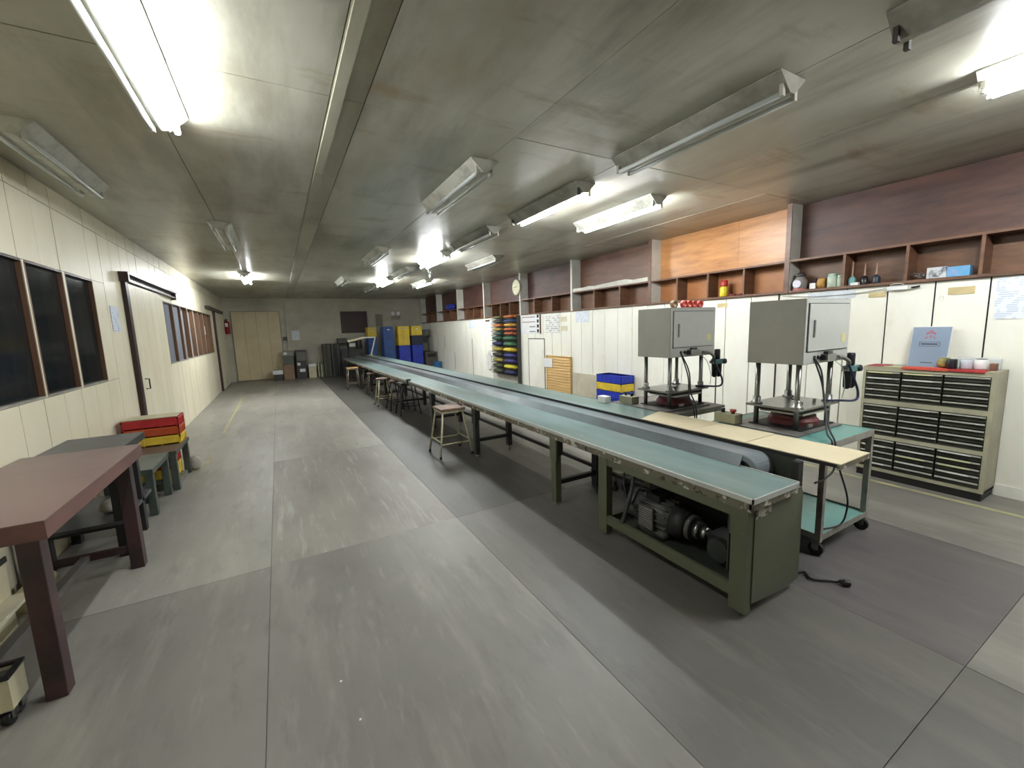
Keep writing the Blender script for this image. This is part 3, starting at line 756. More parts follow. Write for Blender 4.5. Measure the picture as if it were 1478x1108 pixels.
# floor cable with plug
pc = thing('plug_cable', 'black cable with a plug lying on the floor beyond the bench end', 'cable', (2.8, 1.15, 0))
MB().tube(bez([(2.72, 1.42, .012), (2.66, 1.33, .012), (2.68, 1.27, .012), (2.76, 1.24, .012), (2.72, 1.18, .012), (2.78, 1.12, .012), (2.82, 1.07, .014)]), .007, black, 7).build('cable', pc, smooth=True)
MB().lathe((0, 0, 0), [(.008, 0), (.014, .01), (.02, .03), (.02, .055), (.012, .06)], blackp, 10, axis='X').build('plug', None)
pl = bpy.data.objects['plug']; pl.parent = pc; pl.location = (.01, -.075, .021); pl.rotation_euler = (0, 0, R(-55))
tag(MB().tube(bez([(2.75, 1.5, .011), (2.66, 1.45, .011), (2.64, 1.40, .011), (2.7, 1.30, .011), (2.84, 1.38, .011), (2.9, 1.55, .011)]), .006, black, 6).build('floor_cable', smooth=True, origin=(2.75, 1.4, 0)), 'tangled black cable on the floor beneath the back bench', 'cable')
# low cream dolly seen through the bench frame
t = thing('low_dolly', 'small cream topped dolly with a grey frame, seen through the near bench frame', 'dolly', (2.78, 3.05, 0))
MB().box(2.68, 2.86, .15, 2.92, 3.2, .17, cream_c).build('top', t)
MB().box(2.68, 2.86, .115, 2.92, 3.2, .148, cart_m).build('frame', t)
for (x, y) in ((2.71, 2.89), (2.89, 2.89), (2.71, 3.17), (2.89, 3.17)): caster(t, x, y, .045)

# ---------------------------------------------------------------- stools
def stool(x, y, h, w, lab, seat_m, leg_m, round_=False, sp=.05, rot=0):
    t = thing('work_stool', lab, 'stool', (x, y, 0), 'stools along the front of the bench')
    Rm = Matrix.Rotation(rot, 4, 'Z')
    def W(a, b, c): v = Rm @ Vector((a, b, c)); return (x + v.x, y + v.y, c)
    if round_:
        MB().lathe((x, y, h - .03), [(w / 2 - .01, 0), (w / 2, .006), (w / 2, .024), (w / 2 - .008, .03)], seat_m, 20).build('seat', t, smooth=True)
    else:
        M = Matrix.Translation((x, y, 0)) @ Rm
        MB().box(-w / 2, -w / 2, h - .028, w / 2, w / 2, h, seat_m, M).build('seat', t, bevel=.005)
        b = MB().box(-w / 2 + .012, -w / 2 + .012, h - .055, w / 2 - .012, w / 2 - .012, h - .028, leg_m, M).build('seat_frame', t)
    q = w / 2 - .035 if not round_ else w / 2 * .62
    qb = q + sp
    cs = [(-1, -1), (1, -1), (1, 1), (-1, 1)]
    for (sx, sy) in cs:
        MB().tube([W(sx * q, sy * q, h - .03), W(sx * qb, sy * qb, .018)], .0125, leg_m, 8).build('leg', t, smooth=True)
        MB().cyl(W(sx * qb, sy * qb, 0), W(sx * qb, sy * qb, .03), .017, black, 8).build('rubber_foot', t)
    f = .35
    for k in range(4):
        a, b = cs[k], cs[(k + 1) % 4]
        zz = .2 if k % 2 else .17
        qq = qb + (q - qb) * zz / h
        MB().tube([W(a[0] * qq, a[1] * qq, zz), W(b[0] * qq, b[1] * qq, zz)], .009, leg_m, 6).build('foot_rail', t)
stool(1.85, 5.03, .615, .33, 'nearest stool with a square worn brown seat and cream legs', stool_top_m, cream_leg, sp=.085)
stool(2.10, 7.98, .62, .30, 'tall black stool with angled legs, first of the dark stools behind the nearest ones', dark_leg, dark_leg, sp=.08)
stool(2.05, 8.62, .60, .28, 'dark stool with a dark red round seat in the middle cluster', red_seat, dark_leg, True, sp=.10)
stool(1.93, 9.3, .60, .30, 'round tan-topped stool with half cream legs in the middle cluster', stool_top_m, cream_leg, True, sp=.08)
stool(2.30, 10.15, .58, .28, 'dark round stool pushed furthest under the bench in the middle cluster', red_seat, dark_leg, True, sp=.08)
stool(2.05, 11.12, .56, .28, 'low brown stool standing between the middle cluster and the tan stool', stool_top_m, rust_leg, True, sp=.06)
stool(1.78, 12.62, .62, .30, 'furthest stool with a tan square seat and grey legs', tan_seat, rust_leg, sp=.06)
stool(2.15, 12.5, .55, .28, 'dark stool right behind the furthest tan stool', dark_leg, rust_leg, True, sp=.06)
# clamp on bench edge
tag(MB().box(2.0, 7.55, ZT + .004, 2.07, 7.63, ZT + .03, black).box(2.0, 7.57, ZT - .07, 2.02, 7.61, ZT + .004, black).build('clamp', origin=(2.04, 7.6, ZT)), 'small black clamp on the front edge of the bench', 'clamp')

# desk lamp at far end
t = thing('arm_lamp', 'cream jointed arm lamp at the far end of the bench', 'lamp', (2.88, 15.5, ZB))
MB().cyl((2.88, 15.5, ZB + .001), (2.88, 15.5, ZB + .03), .08, cream_c, 16).build('base', t)
MB().bar((2.88, 15.5, ZB + .03), (3.06, 15.5, 1.42), .035, .035, mat('white_enamel', (226, 228, 224), .4)).build('lower_arm', t)
MB().bar((3.06, 15.5, 1.42), (2.60, 15.5, 1.425), .045, .045, MATS['white_enamel']).build('upper_arm', t)
MB().bar((2.62, 15.5, 1.42), (2.12, 15.5, 1.31), .09, .07, cream_c).build('lamp_head', t)

# ---------------------------------------------------------------- tables on the left
def table(x0, x1, y0, y1, z, lab, top_m, edge_mm, leg_m, legs, lw=.07, th=.03, apron=.06, grp=None, name='work_table', stretch=True, cat='table', far_only=False):
    t = thing(name, lab, cat, ((x0 + x1) / 2, (y0 + y1) / 2, 0), grp)
    MB().box(x0, y0, z - .004, x1, y1, z, top_m).build('table_top', t)
    MB().box(x0, y0, z - th - apron, x1, y0 + .03, z - .004, edge_mm).box(x0, y1 - .03, z - th - apron, x1, y1, z - .004, edge_mm).box(x0, y0 + .03, z - th - apron, x0 + .03, y1 - .03, z - .004, edge_mm).box(x1 - .03, y0 + .03, z - th - apron, x1, y1 - .03, z - .004, edge_mm).box(x0 + .03, y0 + .03, z - th, x1 - .03, y1 - .03, z - .004, edge_mm).build('apron', t)
    for (a, b) in legs:
        MB().box(a, b, 0, a + lw, b + lw, z - th - .004 + .0, leg_m).build('leg', t, bevel=.004)
    if stretch:
        ysb = sorted(set(b for a, b in legs)); xsb = sorted(set(a for a, b in legs))
        for b in ((ysb[0], ysb[-1]) if not far_only else (ysb[-1],)):
            MB().box(xsb[0] + lw, b + lw / 2 - .018, .12, xsb[-1], b + lw / 2 + .018, .165, leg_m).build('stretcher', t)
        xm = (xsb[0] + xsb[-1] + lw) / 2
        MB().box(xm - .022, ysb[0] + lw / 2 + .018, .122, xm + .022, ysb[-1] + lw / 2 - .018, .163, mat('worn_stretcher', (92, 88, 84), .6)).build('stretcher', t)
    return t
table(-1.575, -.955, 2.485, 3.955, .84, 'large reddish brown table with a thick edge, nearest on the left', redwood, redwood_e, maroon_leg, [(-1.06, 2.49), (-1.05, 3.70), (-1.57, 2.49), (-1.57, 3.70)], lw=.075, th=.04, apron=.045, far_only=True)
DT = table(-1.59, -1.105, 3.965, 4.71, .80, 'dark grey table behind the reddish brown table', dark_top, dkleg, dkleg, [(-1.175, 3.97), (-1.175, 4.43), (-1.58, 3.97), (-1.58, 4.43)], lw=.06, th=.02, apron=.04, stretch=False)
MB().box(-1.575, 3.965, .255, -1.115, 4.70, .28, dark_top).box(-1.575, 3.962, .235, -1.175, 3.985, .255, dkleg).build('lower_shelf', DT)
table(-1.45, -1.10, 4.76, 5.40, .44, 'small grey-green stool bench between the dark table and the crates', mat('pale_grey_green_top', (118, 124, 116), .5, rgb2=(98, 104, 96)), grn_leg, grn_leg, [(-1.165, 4.765), (-1.165, 5.33), (-1.445, 4.765), (-1.445, 5.33)], lw=.06, th=.02, apron=.03, name='low_bench', cat='bench')
table(-1.56, -1.045, 5.45, 6.16, .43, 'low table with a brown top carrying the red and yellow crates', mat('brown_grey_top', (108, 92, 86), .45), grn_leg, grn_leg, [(-1.115, 5.455), (-1.115, 6.09), (-1.555, 5.455), (-1.555, 6.09)], lw=.06, th=.02, apron=.02, name='low_table', stretch=False)

def crate(x0, x1, y0, y1, z0, z1, m, lab, grp, faces='ribs', inner=None, flat=None):
    """open-topped plastic crate with rim, ribs and base"""
    t = thing('plastic_crate', lab, 'crate', ((x0 + x1) / 2, (y0 + y1) / 2, z0), grp)
    h = z1 - z0; w = .008; e = .006
    MB().box(x0 + e, y0 + e, z0, x1 - e, y1 - e, z0 + .012, m).build('bottom', t)
    MB().box(x0 + e, y0 + e, z0, x0 + e + w, y1 - e, z1 - .001, m).box(x1 - e - w, y0 + e, z0, x1 - e, y1 - e, z1 - .001, m).box(x0 + e, y0 + e, z0, x1 - e, y0 + e + w, z1 - .001, m).box(x0 + e, y1 - e - w, z0, x1 - e, y1 - e, z1 - .001, m).build('walls', t)
    MB().box(x0, y0, z1 - .025, x0 + .014, y1, z1, m).box(x1 - .014, y0, z1 - .025, x1, y1, z1, m).box(x0, y0, z1 - .025, x1, y0 + .014, z1, m).box(x0, y1 - .014, z1 - .025, x1, y1, z1, m).build('rim', t)
    r = MB()
    if h > .2:
        nx = 5
        for k in range(nx + 1):
            xx = x0 + .01 + (x1 - x0 - .02) * k / nx; r.box(xx - .006, y0, z0, xx + .006, y0 + e, z1 - .025, m)
            yy = y0 + .01 + (y1 - y0 - .02) * k / nx; r.box(x0, yy - .006, z0, x0 + e, yy + .006, z1 - .025, m)
        r.box(x0, y0 - .001, z0 + h * .45, x1, y0 + e, z0 + h * .5, m)
        r.build('ribs', t)
        MB().box((x0 + x1) / 2 - .06, y0 - .003, z1 - .10, (x0 + x1) / 2 + .06, y0 + e, z1 - .065, inner or blue_d).build('hand_grip', t)
        if flat: MB().box((x0 + x1) / 2 - .04, y0 - .006, z1 - .13, (x0 + x1) / 2 + .04, y0 - .003, z1 - .09, white_p).build('white_tag', t)
    else:
        for k in range(6):
            yy = y0 + .015 + (y1 - y0 - .03) * k / 5; r.box(x0, yy - .005, z0, x0 + e, yy + .005, z1 - .025, m); r.box(x1 - e, yy - .005, z0, x1, yy + .005, z1 - .025, m)
        for k in range(4):
            xx = x0 + .015 + (x1 - x0 - .03) * k / 3; r.box(xx - .005, y0, z0, xx + .005, y0 + e, z1 - .025, m)
        r.build('ribs', t)
    return t
g = 'crates stacked on the low brown table'
for k, (m, lab) in enumerate(((yel_c, 'yellow crate, lowest of the three on the low brown table'), (org_c, 'orange crate between the red and the yellow one'), (red_c, 'red crate on top of the stack against the left wall'))):
    crate(-1.55, -1.06, 6.22 - .10 - .60 + .0 + .30, 6.15, .432 + .10 * k, .432 + .10 * k + .099, m, lab, g)
tag(MB().box(-1.535, 5.84, .735, -1.075, 6.13, .742, cream_c).build('cream_sheet', origin=(-1.3, 5.98, .735)), 'cream sheet lying on the red crate', 'sheet')
g = 'crates under the low brown table'
crate(-1.46, -1.12, 5.56, 6.05, .055, .215, yel_c, 'yellow crate on the floor under the low brown table', g)
crate(-1.46, -1.12, 5.56, 6.05, .216, .36, red_c, 'red crate under the low brown table', g)
tag(MB().box(-1.5, 5.54, 0, -1.08, 6.06, .052, grey_c).build('floor_tray', origin=(-1.3, 5.8, 0)), 'flat grey tray on the floor beneath the yellow crate', 'tray')
# white bag beside, on floor
def blob(name, c, rx, ry, rz, m, lab, cat, seed=1, grp=None):
    rnd = random.Random(seed); n, k = 14, 8; vs = []
    for i in range(k + 1):
        ph = PI * i / k - PI / 2
        for j in range(n):
            th = 2 * PI * j / n; f = 1 + rnd.uniform(-.13, .13)
            vs.append((c[0] + rx * math.cos(ph) * math.cos(th) * f, c[1] + ry * math.cos(ph) * math.sin(th) * f, max(c[2] + rz * math.sin(ph) * (1 + rnd.uniform(-.06, .06)), c[2] - rz * .93)))
    fs = [(i * n + j, i * n + (j + 1) % n, (i + 1) * n + (j + 1) % n, (i + 1) * n + j) for i in range(k) for j in range(n)]
    o = MB().add(vs, fs, m).build(name, origin=(c[0], c[1], c[2] - rz * .93), smooth=True)
    return tag(o, lab, cat, grp)
blob('cloth_bag', (-1.03, 6.22, .082), .07, .06, .088, mat('offwhite_cloth', (176, 170, 160), .8), 'crumpled off-white bag on the floor at the corner of the low brown table', 'bag', 3)
blob('cloth_bag', (-1.25, 4.25, .328), .07, .12, .05, mat('offwhite_cloth', (176, 170, 160), .8), 'crumpled off-white bundle on the lower shelf of the dark grey table', 'bag', 5)
# cream paper roll on floor under table
tag(MB().lathe((-1.46, 3.42, .073), [(.02, 0), (.07, 0), (.072, .26), (.02, .26)], cream_c, 16, axis='Y').build('paper_roll', origin=(-1.46, 3.55, 0), smooth=True), 'cream roll lying on the floor beneath the reddish brown table', 'roll')
# low wheeled box
t = thing('wheeled_drawer', 'low cream wheeled drawer with a dark rim, at the feet of the reddish brown table', 'drawer', (-1.33, 2.7, 0))
MB().box(-1.575, 2.40, .075, -1.115, 2.412, .215, cream_c).box(-1.575, 2.51, .075, -1.115, 2.522, .215, cream_c).box(-1.575, 2.412, .075, -1.563, 2.51, .215, cream_c).box(-1.127, 2.412, .075, -1.115, 2.51, .215, cream_c).box(-1.563, 2.412, .075, -1.127, 2.51, .09, cream_c).build('box', t)
MB().box(-1.58, 2.395, .215, -1.11, 2.415, .228, black).box(-1.58, 2.507, .215, -1.11, 2.527, .228, black).box(-1.58, 2.415, .215, -1.56, 2.507, .228, black).box(-1.13, 2.415, .215, -1.11, 2.507, .228, black).build('rim', t)
MB().box(-1.56, 2.415, .19, -1.13, 2.507, .2, dark_top).build('inner_tray', t)
for (x, y) in ((-1.145, 2.43), (-1.54, 2.43), (-1.145, 2.497), (-1.54, 2.497)): caster(t, x, y, .03)
t = thing('cream_cabinet', 'cream low cabinet with a black edge strip, at the left picture edge', 'cabinet', (-1.5, 3.0, 0))
MB().box(-1.575, 2.78, 0, -1.45, 3.30, .40, cream_c).build('body', t)
MB().box(-1.45, 2.78, .395, -1.44, 3.30, .425, black).build('edge_strip', t)
MB().box(-1.575, 2.78, .40, -1.45, 3.30, .415, mat('cream_top', (222, 216, 190), .5)).build('top', t)
MB().box(-1.45, 2.80, .18, -1.36, 3.28, .20, MATS['cream_top']).build('lower_ledge', t)

# ---------------------------------------------------------------- drawer cabinet
t = thing('drawer_cabinet', 'tall cream cabinet with rows of shallow dark drawers against the right wall', 'cabinet', (5.24, 1.44, 0))
cab_m = mat('cabinet_cream_grey', (172, 168, 144), 0.45, rgb2=(146, 142, 120), scale=5)
CX0, CX1, CY0, CY1, CZ = 5.08, 5.395, .985, 1.875, 1.11
MB().box(CX0 + .03, CY0, .07, CX1, CY0 + .012, CZ - .012, cab_m).box(CX0 + .03, CY1 - .012, .07, CX1, CY1, CZ - .012, cab_m).box(CX0, CY0, CZ - .012, CX1, CY1, CZ, cab_m).box(CX1 - .01, CY0, .07, CX1, CY1, CZ, cab_m).box(CX0 + .03, CY0, .07, CX1, CY1, .085, cab_m).box(CX0, CY0, .07, CX0 + .03, CY0 + .028, CZ - .012, cab_m).box(CX0, CY1 - .022, .07, CX0 + .03, CY1, CZ - .012, cab_m).build('body', t)
MB().box(CX0 + .01, CY0 + .01, 0, CX1, CY1 - .005, .07, black).build('plinth', t)
rows = [(1.07, .785), (.74, .435), (.40, .10)]
colsY = [(1.015, 1.293), (1.302, 1.578), (1.589, 1.85)]
fr = MB()
for (a, b) in ((1.068, CZ - .012), (.74, .785), (.40, .435), (.07, .10)): fr.box(CX0, CY0 + .028, a, CX0 + .03, CY1 - .022, b, cab_m)
fr.build('face_frame', t)
dw = mat('smoked_drawer', (44, 44, 40), 0.2, rgb2=(70, 70, 60), scale=10)
lip = mat('drawer_lip', (150, 150, 140), 0.3); lab_y = mat('drawer_label_yellow', (222, 220, 160), .5); lab_w = mat('drawer_label_white', (226, 226, 220), .5)
rnd = random.Random(11)
bright = {(0, 2, 0): lab_y, (0, 2, 1): lab_w, (0, 1, 0): lab_y, (0, 1, 1): lab_w, (1, 1, 0): lab_w, (1, 2, 1): lab_w, (2, 0, 0): lab_w, (2, 0, 1): lab_y, (2, 0, 2): lab_y, (2, 0, 3): lab_w, (2, 1, 1): lab_w, (2, 1, 2): lab_y, (2, 1, 3): lab_w, (2, 2, 1): lab_w, (2, 2, 4): lab_w}
for ri, (zt, zb) in enumerate(rows):
    for ci, (ya, yb) in enumerate(colsY):
        n = 5
        hh = (zt - zb) / n
        for k in range(n):
            z1 = zt - hh * k - .004; z0 = z1 - hh + .008
            d = MB().box(CX0 + .004, ya, z0, CX0 + .25, yb, z1, dw).build('drawer', t)
            MB().prism([(CX0 - .012, z1 - .014), (CX0 + .004, z1 - .004), (CX0 + .004, z1 - .02)], ya + .005, yb - .005, lip).build('pull', d)
            bm_ = bright.get((ri, ci, k))
            if bm_: MB().box(CX0 - .0135, ya + .06, z1 - .016, CX0 - .0115, yb - .02, z1 - .006, bm_).build('label_strip', d)
# things on the cabinet
fo = thing('blue_folder', 'blue-grey clipboard poster with a red mark leaning on the wall above the cabinet', 'folder', (5.27, 1.475, CZ))
ang = R(12)
M = Matrix.Translation((5.27, 1.475, CZ + .002)) @ Matrix.Rotation(ang, 4, 'Y')
MB().box(-.004, -.13, 0, .004, .13, .375, mat('blue_grey_card', (128, 144, 164), .5, var=.04), M).build('card', fo)
MB().box(-.0005, -.137, -.001, .006, .137, .382, white_p, Matrix.Translation((5.274, 1.475, CZ + .002)) @ Matrix.Rotation(ang, 4, 'Y')).build('white_border', fo)
rdm = mat('red_print', (196, 88, 96), .6)
rm = MB()
for (a, b, c, d) in ((-.03, .30, .0, .345), (.0, .345, .03, .30), (-.035, .32, .035, .32), (-.02, .285, -.035, .265), (.02, .285, .035, .265), (0, .30, 0, .27)):
    rm.bar(M @ Vector((-.0055, a, b)), M @ Vector((-.0055, c, d)), .006, .002, rdm, upv=(-1, 0, 0))
rm.build('red_mark', fo)
bm2 = MB()
bk = mat('dark_print', (70, 76, 86), .6)
for (a, b, c, d) in ((-.07, .235, .07, .235), (-.07, .195, .07, .195), (-.07, .195, -.07, .235), (.07, .195, .07, .235)):
    bm2.bar(M @ Vector((-.0055, a, b)), M @ Vector((-.0055, c, d)), .003, .002, bk, upv=(-1, 0, 0))
b3 = MB().bar(M @ Vector((-.0055, -.055, .215)), M @ Vector((-.0055, .055, .215)), .012, .002, bk, upv=(-1, 0, 0))
b4 = MB().bar(M @ Vector((-.0055, -.04, .04)), M @ Vector((-.0055, .04, .04)), .006, .002, bk, upv=(-1, 0, 0))
bm2.build('title_box', fo)
b3.build('title_text', fo); b4.build('small_print', fo)
def strip(x0, x1, y0, y1, z, m, lab, cat='cloth', th=.006, name='red_strip', hang=0):
    b = MB().box(x0, y0, z, x1, y1, z + th, m)
    if hang: b.box(x0 - .004, y0, z - hang, x0, y1, z + th, m)
    return tag(b.build(name, origin=((x0 + x1) / 2, (y0 + y1) / 2, z)), lab, cat)
strip(5.072, 5.22, 1.28, 1.58, CZ + .001, mat('orange_red_cloth', (206, 84, 60), .8, rgb2=(180, 60, 50), scale=40), 'orange-red cloth strip on the middle of the cabinet top', hang=.012)
strip(5.072, 5.20, 1.05, 1.275, CZ + .001, mat('deep_red_cloth', (184, 52, 50), .8, rgb2=(150, 40, 44), scale=40), 'deep red cloth strip towards the right end of the cabinet top', hang=.010)
strip(5.10, 5.30, 1.72, 1.86, CZ + .001, mat('dull_red_cloth', (168, 70, 76), .8), 'dull red cloth at the left end of the cabinet top', name='red_cloth')
strip(5.076, 5.12, 1.60, 1.72, CZ + .001, mat('pale_yellow_card', (206, 200, 150), .7), 'pale yellow card on the cabinet top left of the orange-red cloth', 'card', name='yellow_card')
def can(x, y, z, r, h, m, lab, cat='can', name='can', grp=None, prof=None, extra=None):
    o = MB().lathe((x, y, z), prof or [(r * .92, 0), (r, .006), (r, h - .006), (r * .9, h)], m, 16).build(name, origin=(x, y, z), smooth=True)
    return tag(o, lab, cat, grp)
can(5.16, 1.275, CZ + .008, .035, .085, blackp, 'black round tin on the cabinet beside the white cups')
tag(MB().lathe((5.22, 1.335, CZ + .008), [(.03, 0), (.048, .02), (.05, .06), (.03, .09)], mat('green_yellow_cloth', (92, 98, 70), .8, rgb2=(170, 150, 80), scale=20), 14).build('cloth_bundle', origin=(5.22, 1.33, CZ), smooth=True), 'green and yellow bundle at the foot of the blue-grey folder', 'bundle')
can(5.19, 1.195, CZ + .009, .038, .075, mat('pale_blue_white', (206, 212, 222), .4), 'pale bluish cup in the middle of the cups on the cabinet', 'cup', 'cup')
can(5.22, 1.115, CZ + .009, .046, .085, white_p, 'wide white cup with a dark filling near the right end of the cabinet', 'cup', 'cup')
tag(MB().cyl((5.22, 1.115, CZ + .0945), (5.22, 1.115, CZ + .097), .036, black, 14).build('cup_filling', origin=(5.22, 1.115, CZ + .09)), 'dark disc of stuff in the wide white cup', 'filling')
tag(MB().box(5.20, 1.02, CZ + .001, 5.26, 1.06, CZ + .06, mat('brown_box', (126, 84, 66), .7)).build('small_box', origin=(5.23, 1.04, CZ), bevel=.002), 'small brown box at the right end of the cabinet top', 'box')
tag(MB().box(5.31, 1.02, CZ + .001, 5.37, 1.30, CZ + .10, glassy('clear_bag', (214, 218, 220), .2, .5)).build('plastic_bag', origin=(5.34, 1.15, CZ), bevel=.01), 'clear plastic bag behind the cups on the cabinet', 'bag')

# ---------------------------------------------------------------- right wall items
def sheet(side, y0, y1, z0, z1, m, lab, cat='notice', name='notice', th=.003, grp=None, off=.003, x=None):
    xx = XR - off if side > 0 else XL + off
    o = MB().box(xx, y0, z0, xx - th if side > 0 else xx + th, y1, z1, m).build(name, origin=(xx, (y0 + y1) / 2, (z0 + z1) / 2))
    return tag(o, lab, cat, grp)
pr = printed('printed_sheet', (222, 226, 232), (190, 200, 216), 'Z', 55, .5, 18)
pr2 = printed('printed_sheet_dark', (226, 226, 220), (158, 160, 162), 'Z', 22, .5, 16)
sheet(1, .86, 1.115, 1.54, 1.89, pr, 'large printed sheet with blue lines at the right picture edge')
sheet(1, 2.12, 2.57, 1.80, 1.885, mat('clear_sleeve', (214, 220, 228), .3), 'pale plastic sleeve on the wall above the nearer press')
sheet(1, 1.86, 2.00, 1.79, 1.84, mat('masking_tape', (206, 188, 140), .7), 'masking tape strip on the wall left of the two dark wall joints', 'tape', 'masking_tape')
sheet(1, 1.24, 1.41, 1.77, 1.835, MATS['masking_tape'], 'masking tape strip on the wall above the brown stain', 'tape', 'masking_tape')
sheet(1, 3.56, 3.71, 1.785, 1.84, MATS['masking_tape'], 'masking tape strip on the wall right of the farther press', 'tape', 'masking_tape')
sheet(1, 3.78, 4.05, 1.80, 1.86, white_p, 'white paper strip on the wall behind the farther press', 'notice')
# key board
t = thing('key_board', 'white board with rows of small hanging tags and black counters, right of the bag rack', 'board', (5.39, 8.65, 1.70))
MB().box(XR - .02, 8.22, 1.44, XR - .003, 9.07, 1.90, white_p).box(XR - .026, 8.20, 1.44, XR - .003, 8.22, 1.90, brown_mid).build('panel', t)
tagm = mat('red_black_tag', (150, 60, 60), .6)
for r_ in range(4):
    z = 1.835 - r_ * .115
    MB().box(XR - .024, 8.26, z - .02, XR - .02, 8.34, z + .055, black).build('row_label', t)
    for k in range(11 if r_ < 2 else 5):
        y = 8.42 + k * .056
        MB().box(XR - .026, y, z - .005, XR - .02, y + .03, z + .02 if k % 2 else z + .012, (tagm if k % 3 else black) if r_ < 2 else black).build('tag', t)
printA = sheet(1, 7.46, 7.99, 1.46, 1.85, pr2, 'double page chart of dark words on the wall right of the key board', 'notice')
sheet(1, 7.2, 7.42, 1.70, 1.80, cream_c, 'upper cream card right of the double page chart', 'notice', 'card')
sheet(1, 7.18, 7.42, 1.50, 1.60, cream_c, 'lower cream card right of the double page chart', 'notice', 'card')
sheet(1, 6.47, 6.88, 1.66, 1.88, pr, 'pale blue sheet on the wall below the partition with the foam board', 'notice')
sheet(1, 11.9, 12.4, 1.62, 1.85, pr, 'faint bluish sheet high on the wall left of the bag rack', 'notice')
sheet(1, 10.9, 11.15, 1.80, 1.85, mat('olive_plate', (78, 74, 58), .5), 'small dark plate on the wall near the top left of the bag rack', 'plate', 'wall_plate', th=.01)
# hatch door
t = thing('wall_hatch', 'narrow white access panel in the wall below the key board', 'hatch', (5.39, 8.3, .7))
MB().box(XR - .004, 8.05, .12, XR - .001, 8.78, 1.33, groove_m).build('surround', t)
MB().box(XR - .012, 8.075, .14, XR - .004, 8.75, 1.31, wallR_m).build('panel', t)
# louvred panel of pale slats
t = thing('slatted_panel', 'tan wooden panel of horizontal slats leaning on the right wall', 'panel', (5.36, 7.48, 0))
tanw = mat('tan_slat_wood', (214, 178, 112), .55, rgb2=(186, 146, 84), scale=6, stretch=(1, .4, 3))
MB().box(5.345, 7.03, 0, 5.385, 7.06, .93, tanw).box(5.345, 7.91, 0, 5.385, 7.94, .93, tanw).box(5.345, 7.03, .93, 5.385, 7.94, .95, tanw).build('frame', t)
for k in range(15):
    z = .02 + .0605 * k
    MB().prism([(5.36, z), (5.345, z + .004), (5.362, z + .055), (5.376, z + .052)], 7.06, 7.91, tanw).build('slat', t)
tag(MB().box(5.335, 7.68, .68, 5.342, 8.02, .88, white_p).build('note', origin=(5.34, 7.85, .78)), 'white note fixed at the top left corner of the tan slatted panel', 'notice')
tag(MB().box(5.375, 5.9, 0, 5.395, 6.98, .62, mat('pale_tan_board', (202, 194, 172), .7)).build('leaning_board', origin=(5.385, 6.4, 0)), 'pale tan board leaning on the wall right of the slatted panel', 'board')
# rack of folded bags
t = thing('bag_rack', 'dark steel rack full of folded coloured bags against the right wall', 'rack', (5.3, 9.9, 0))
MB().box(5.29, 9.14, 0, 5.395, 9.17, 1.90, char_c).build('side_panel', t)
MB().box(5.375, 9.17, 0, 5.395, 10.75, 1.90, mat('rack_back', (190, 188, 176), .7)).build('back_panel', t)
zr = []
z = 1.845
for k in range(5): zr.append((z, .09)); z -= .108
z -= .035
for k in range(7): zr.append((z, .125)); z -= .148
for (z, h) in zr: MB().box(5.20, 9.17, z - .012, 5.375, 10.50, z - .002, char_c).build('shelf_board', t)
cl = {'olive': (112, 104, 60), 'orange': (212, 122, 56), 'dark grey': (74, 80, 78), 'blue': (66, 82, 128), 'amber': (226, 176, 70), 'mustard': (176, 150, 70), 'grey-green': (84, 104, 92), 'brick': (196, 100, 60), 'bottle green': (42, 84, 60), 'green': (60, 108, 78), 'navy': (40, 42, 86), 'leaf green': (66, 112, 72), 'yellow-green': (168, 152, 56), 'yellow': (226, 196, 56), 'black': (50, 50, 40), 'indigo': (56, 58, 124), 'khaki': (150, 140, 60), 'violet-blue': (56, 54, 118), 'dark olive': (64, 70, 44), 'lemon': (216, 204, 52)}
rowsC = [('olive', 'orange'), ('dark grey', 'blue'), ('orange', 'amber'), ('mustard', 'brick'), ('grey-green', 'brick'), ('bottle green', 'green'), ('navy', 'leaf green'), ('yellow-green', 'yellow'), ('black', 'indigo'), ('khaki', 'violet-blue'), ('dark olive', 'lemon'), ('dark olive', 'navy')]
ordn = ['top', 'second', 'third', 'fourth', 'fifth', 'sixth', 'seventh', 'eighth', 'ninth', 'tenth', 'eleventh', 'twelfth']
for r_, (z, h) in enumerate(zr):
    for s_ in range(2):
        cn = rowsC[r_][1 - s_]
        ya = 9.19 + s_ * .64; L = .63 if r_ >= 5 else .55
        b = MB()
        # folded bag: pillow-shaped body with a pointed far end and a mouth fold
        zz = z
        secs = [(0, .030, .72), (.12, .045, .9), (.5, .050, 1), (.8, .040, .85), (1.0, .006, .12)]
        vs = []; n = 10
        for (f, ht, wd) in secs:
            for j in range(n):
                a = 2 * PI * j / n
                vs.append((5.262 + .108 * wd * math.cos(a), ya + L * f, zz + .001 + (h * .49) + h * .47 * (ht / .05) * math.sin(a)))
        fs = [(i * n + j, i * n + (j + 1) % n, (i + 1) * n + (j + 1) % n, (i + 1) * n + j) for i in range(len(secs) - 1) for j in range(n)] + [tuple(range(n)), tuple((len(secs) - 1) * n + j for j in range(n))]
        o = b.add(vs, fs, col('bag_' + cn.replace(' ', '_'), cl[cn], .75, rgb2=tuple(int(v * .72) for v in cl[cn]), scale=14)).build('folded_bag', origin=(5.27, ya + L / 2, z - .002), smooth=True)
        tag(o, '%s folded bag, %s half of the %s row of the bag rack' % (cn, 'right' if s_ == 0 else 'left', ordn[r_]), 'bag', 'folded bags in the rack')
# white cloth bags hanging left of rack
tag(MB().prism([(10.78, .42), (11.05, .40), (11.1, .78), (10.95, .95), (10.82, .80)], 5.36, 5.3975, mat('white_cloth', (216, 214, 210), .85), axis='X').build('hanging_cloth', origin=(5.38, 10.95, .6)), 'white cloth hanging at the left side of the bag rack', 'cloth')
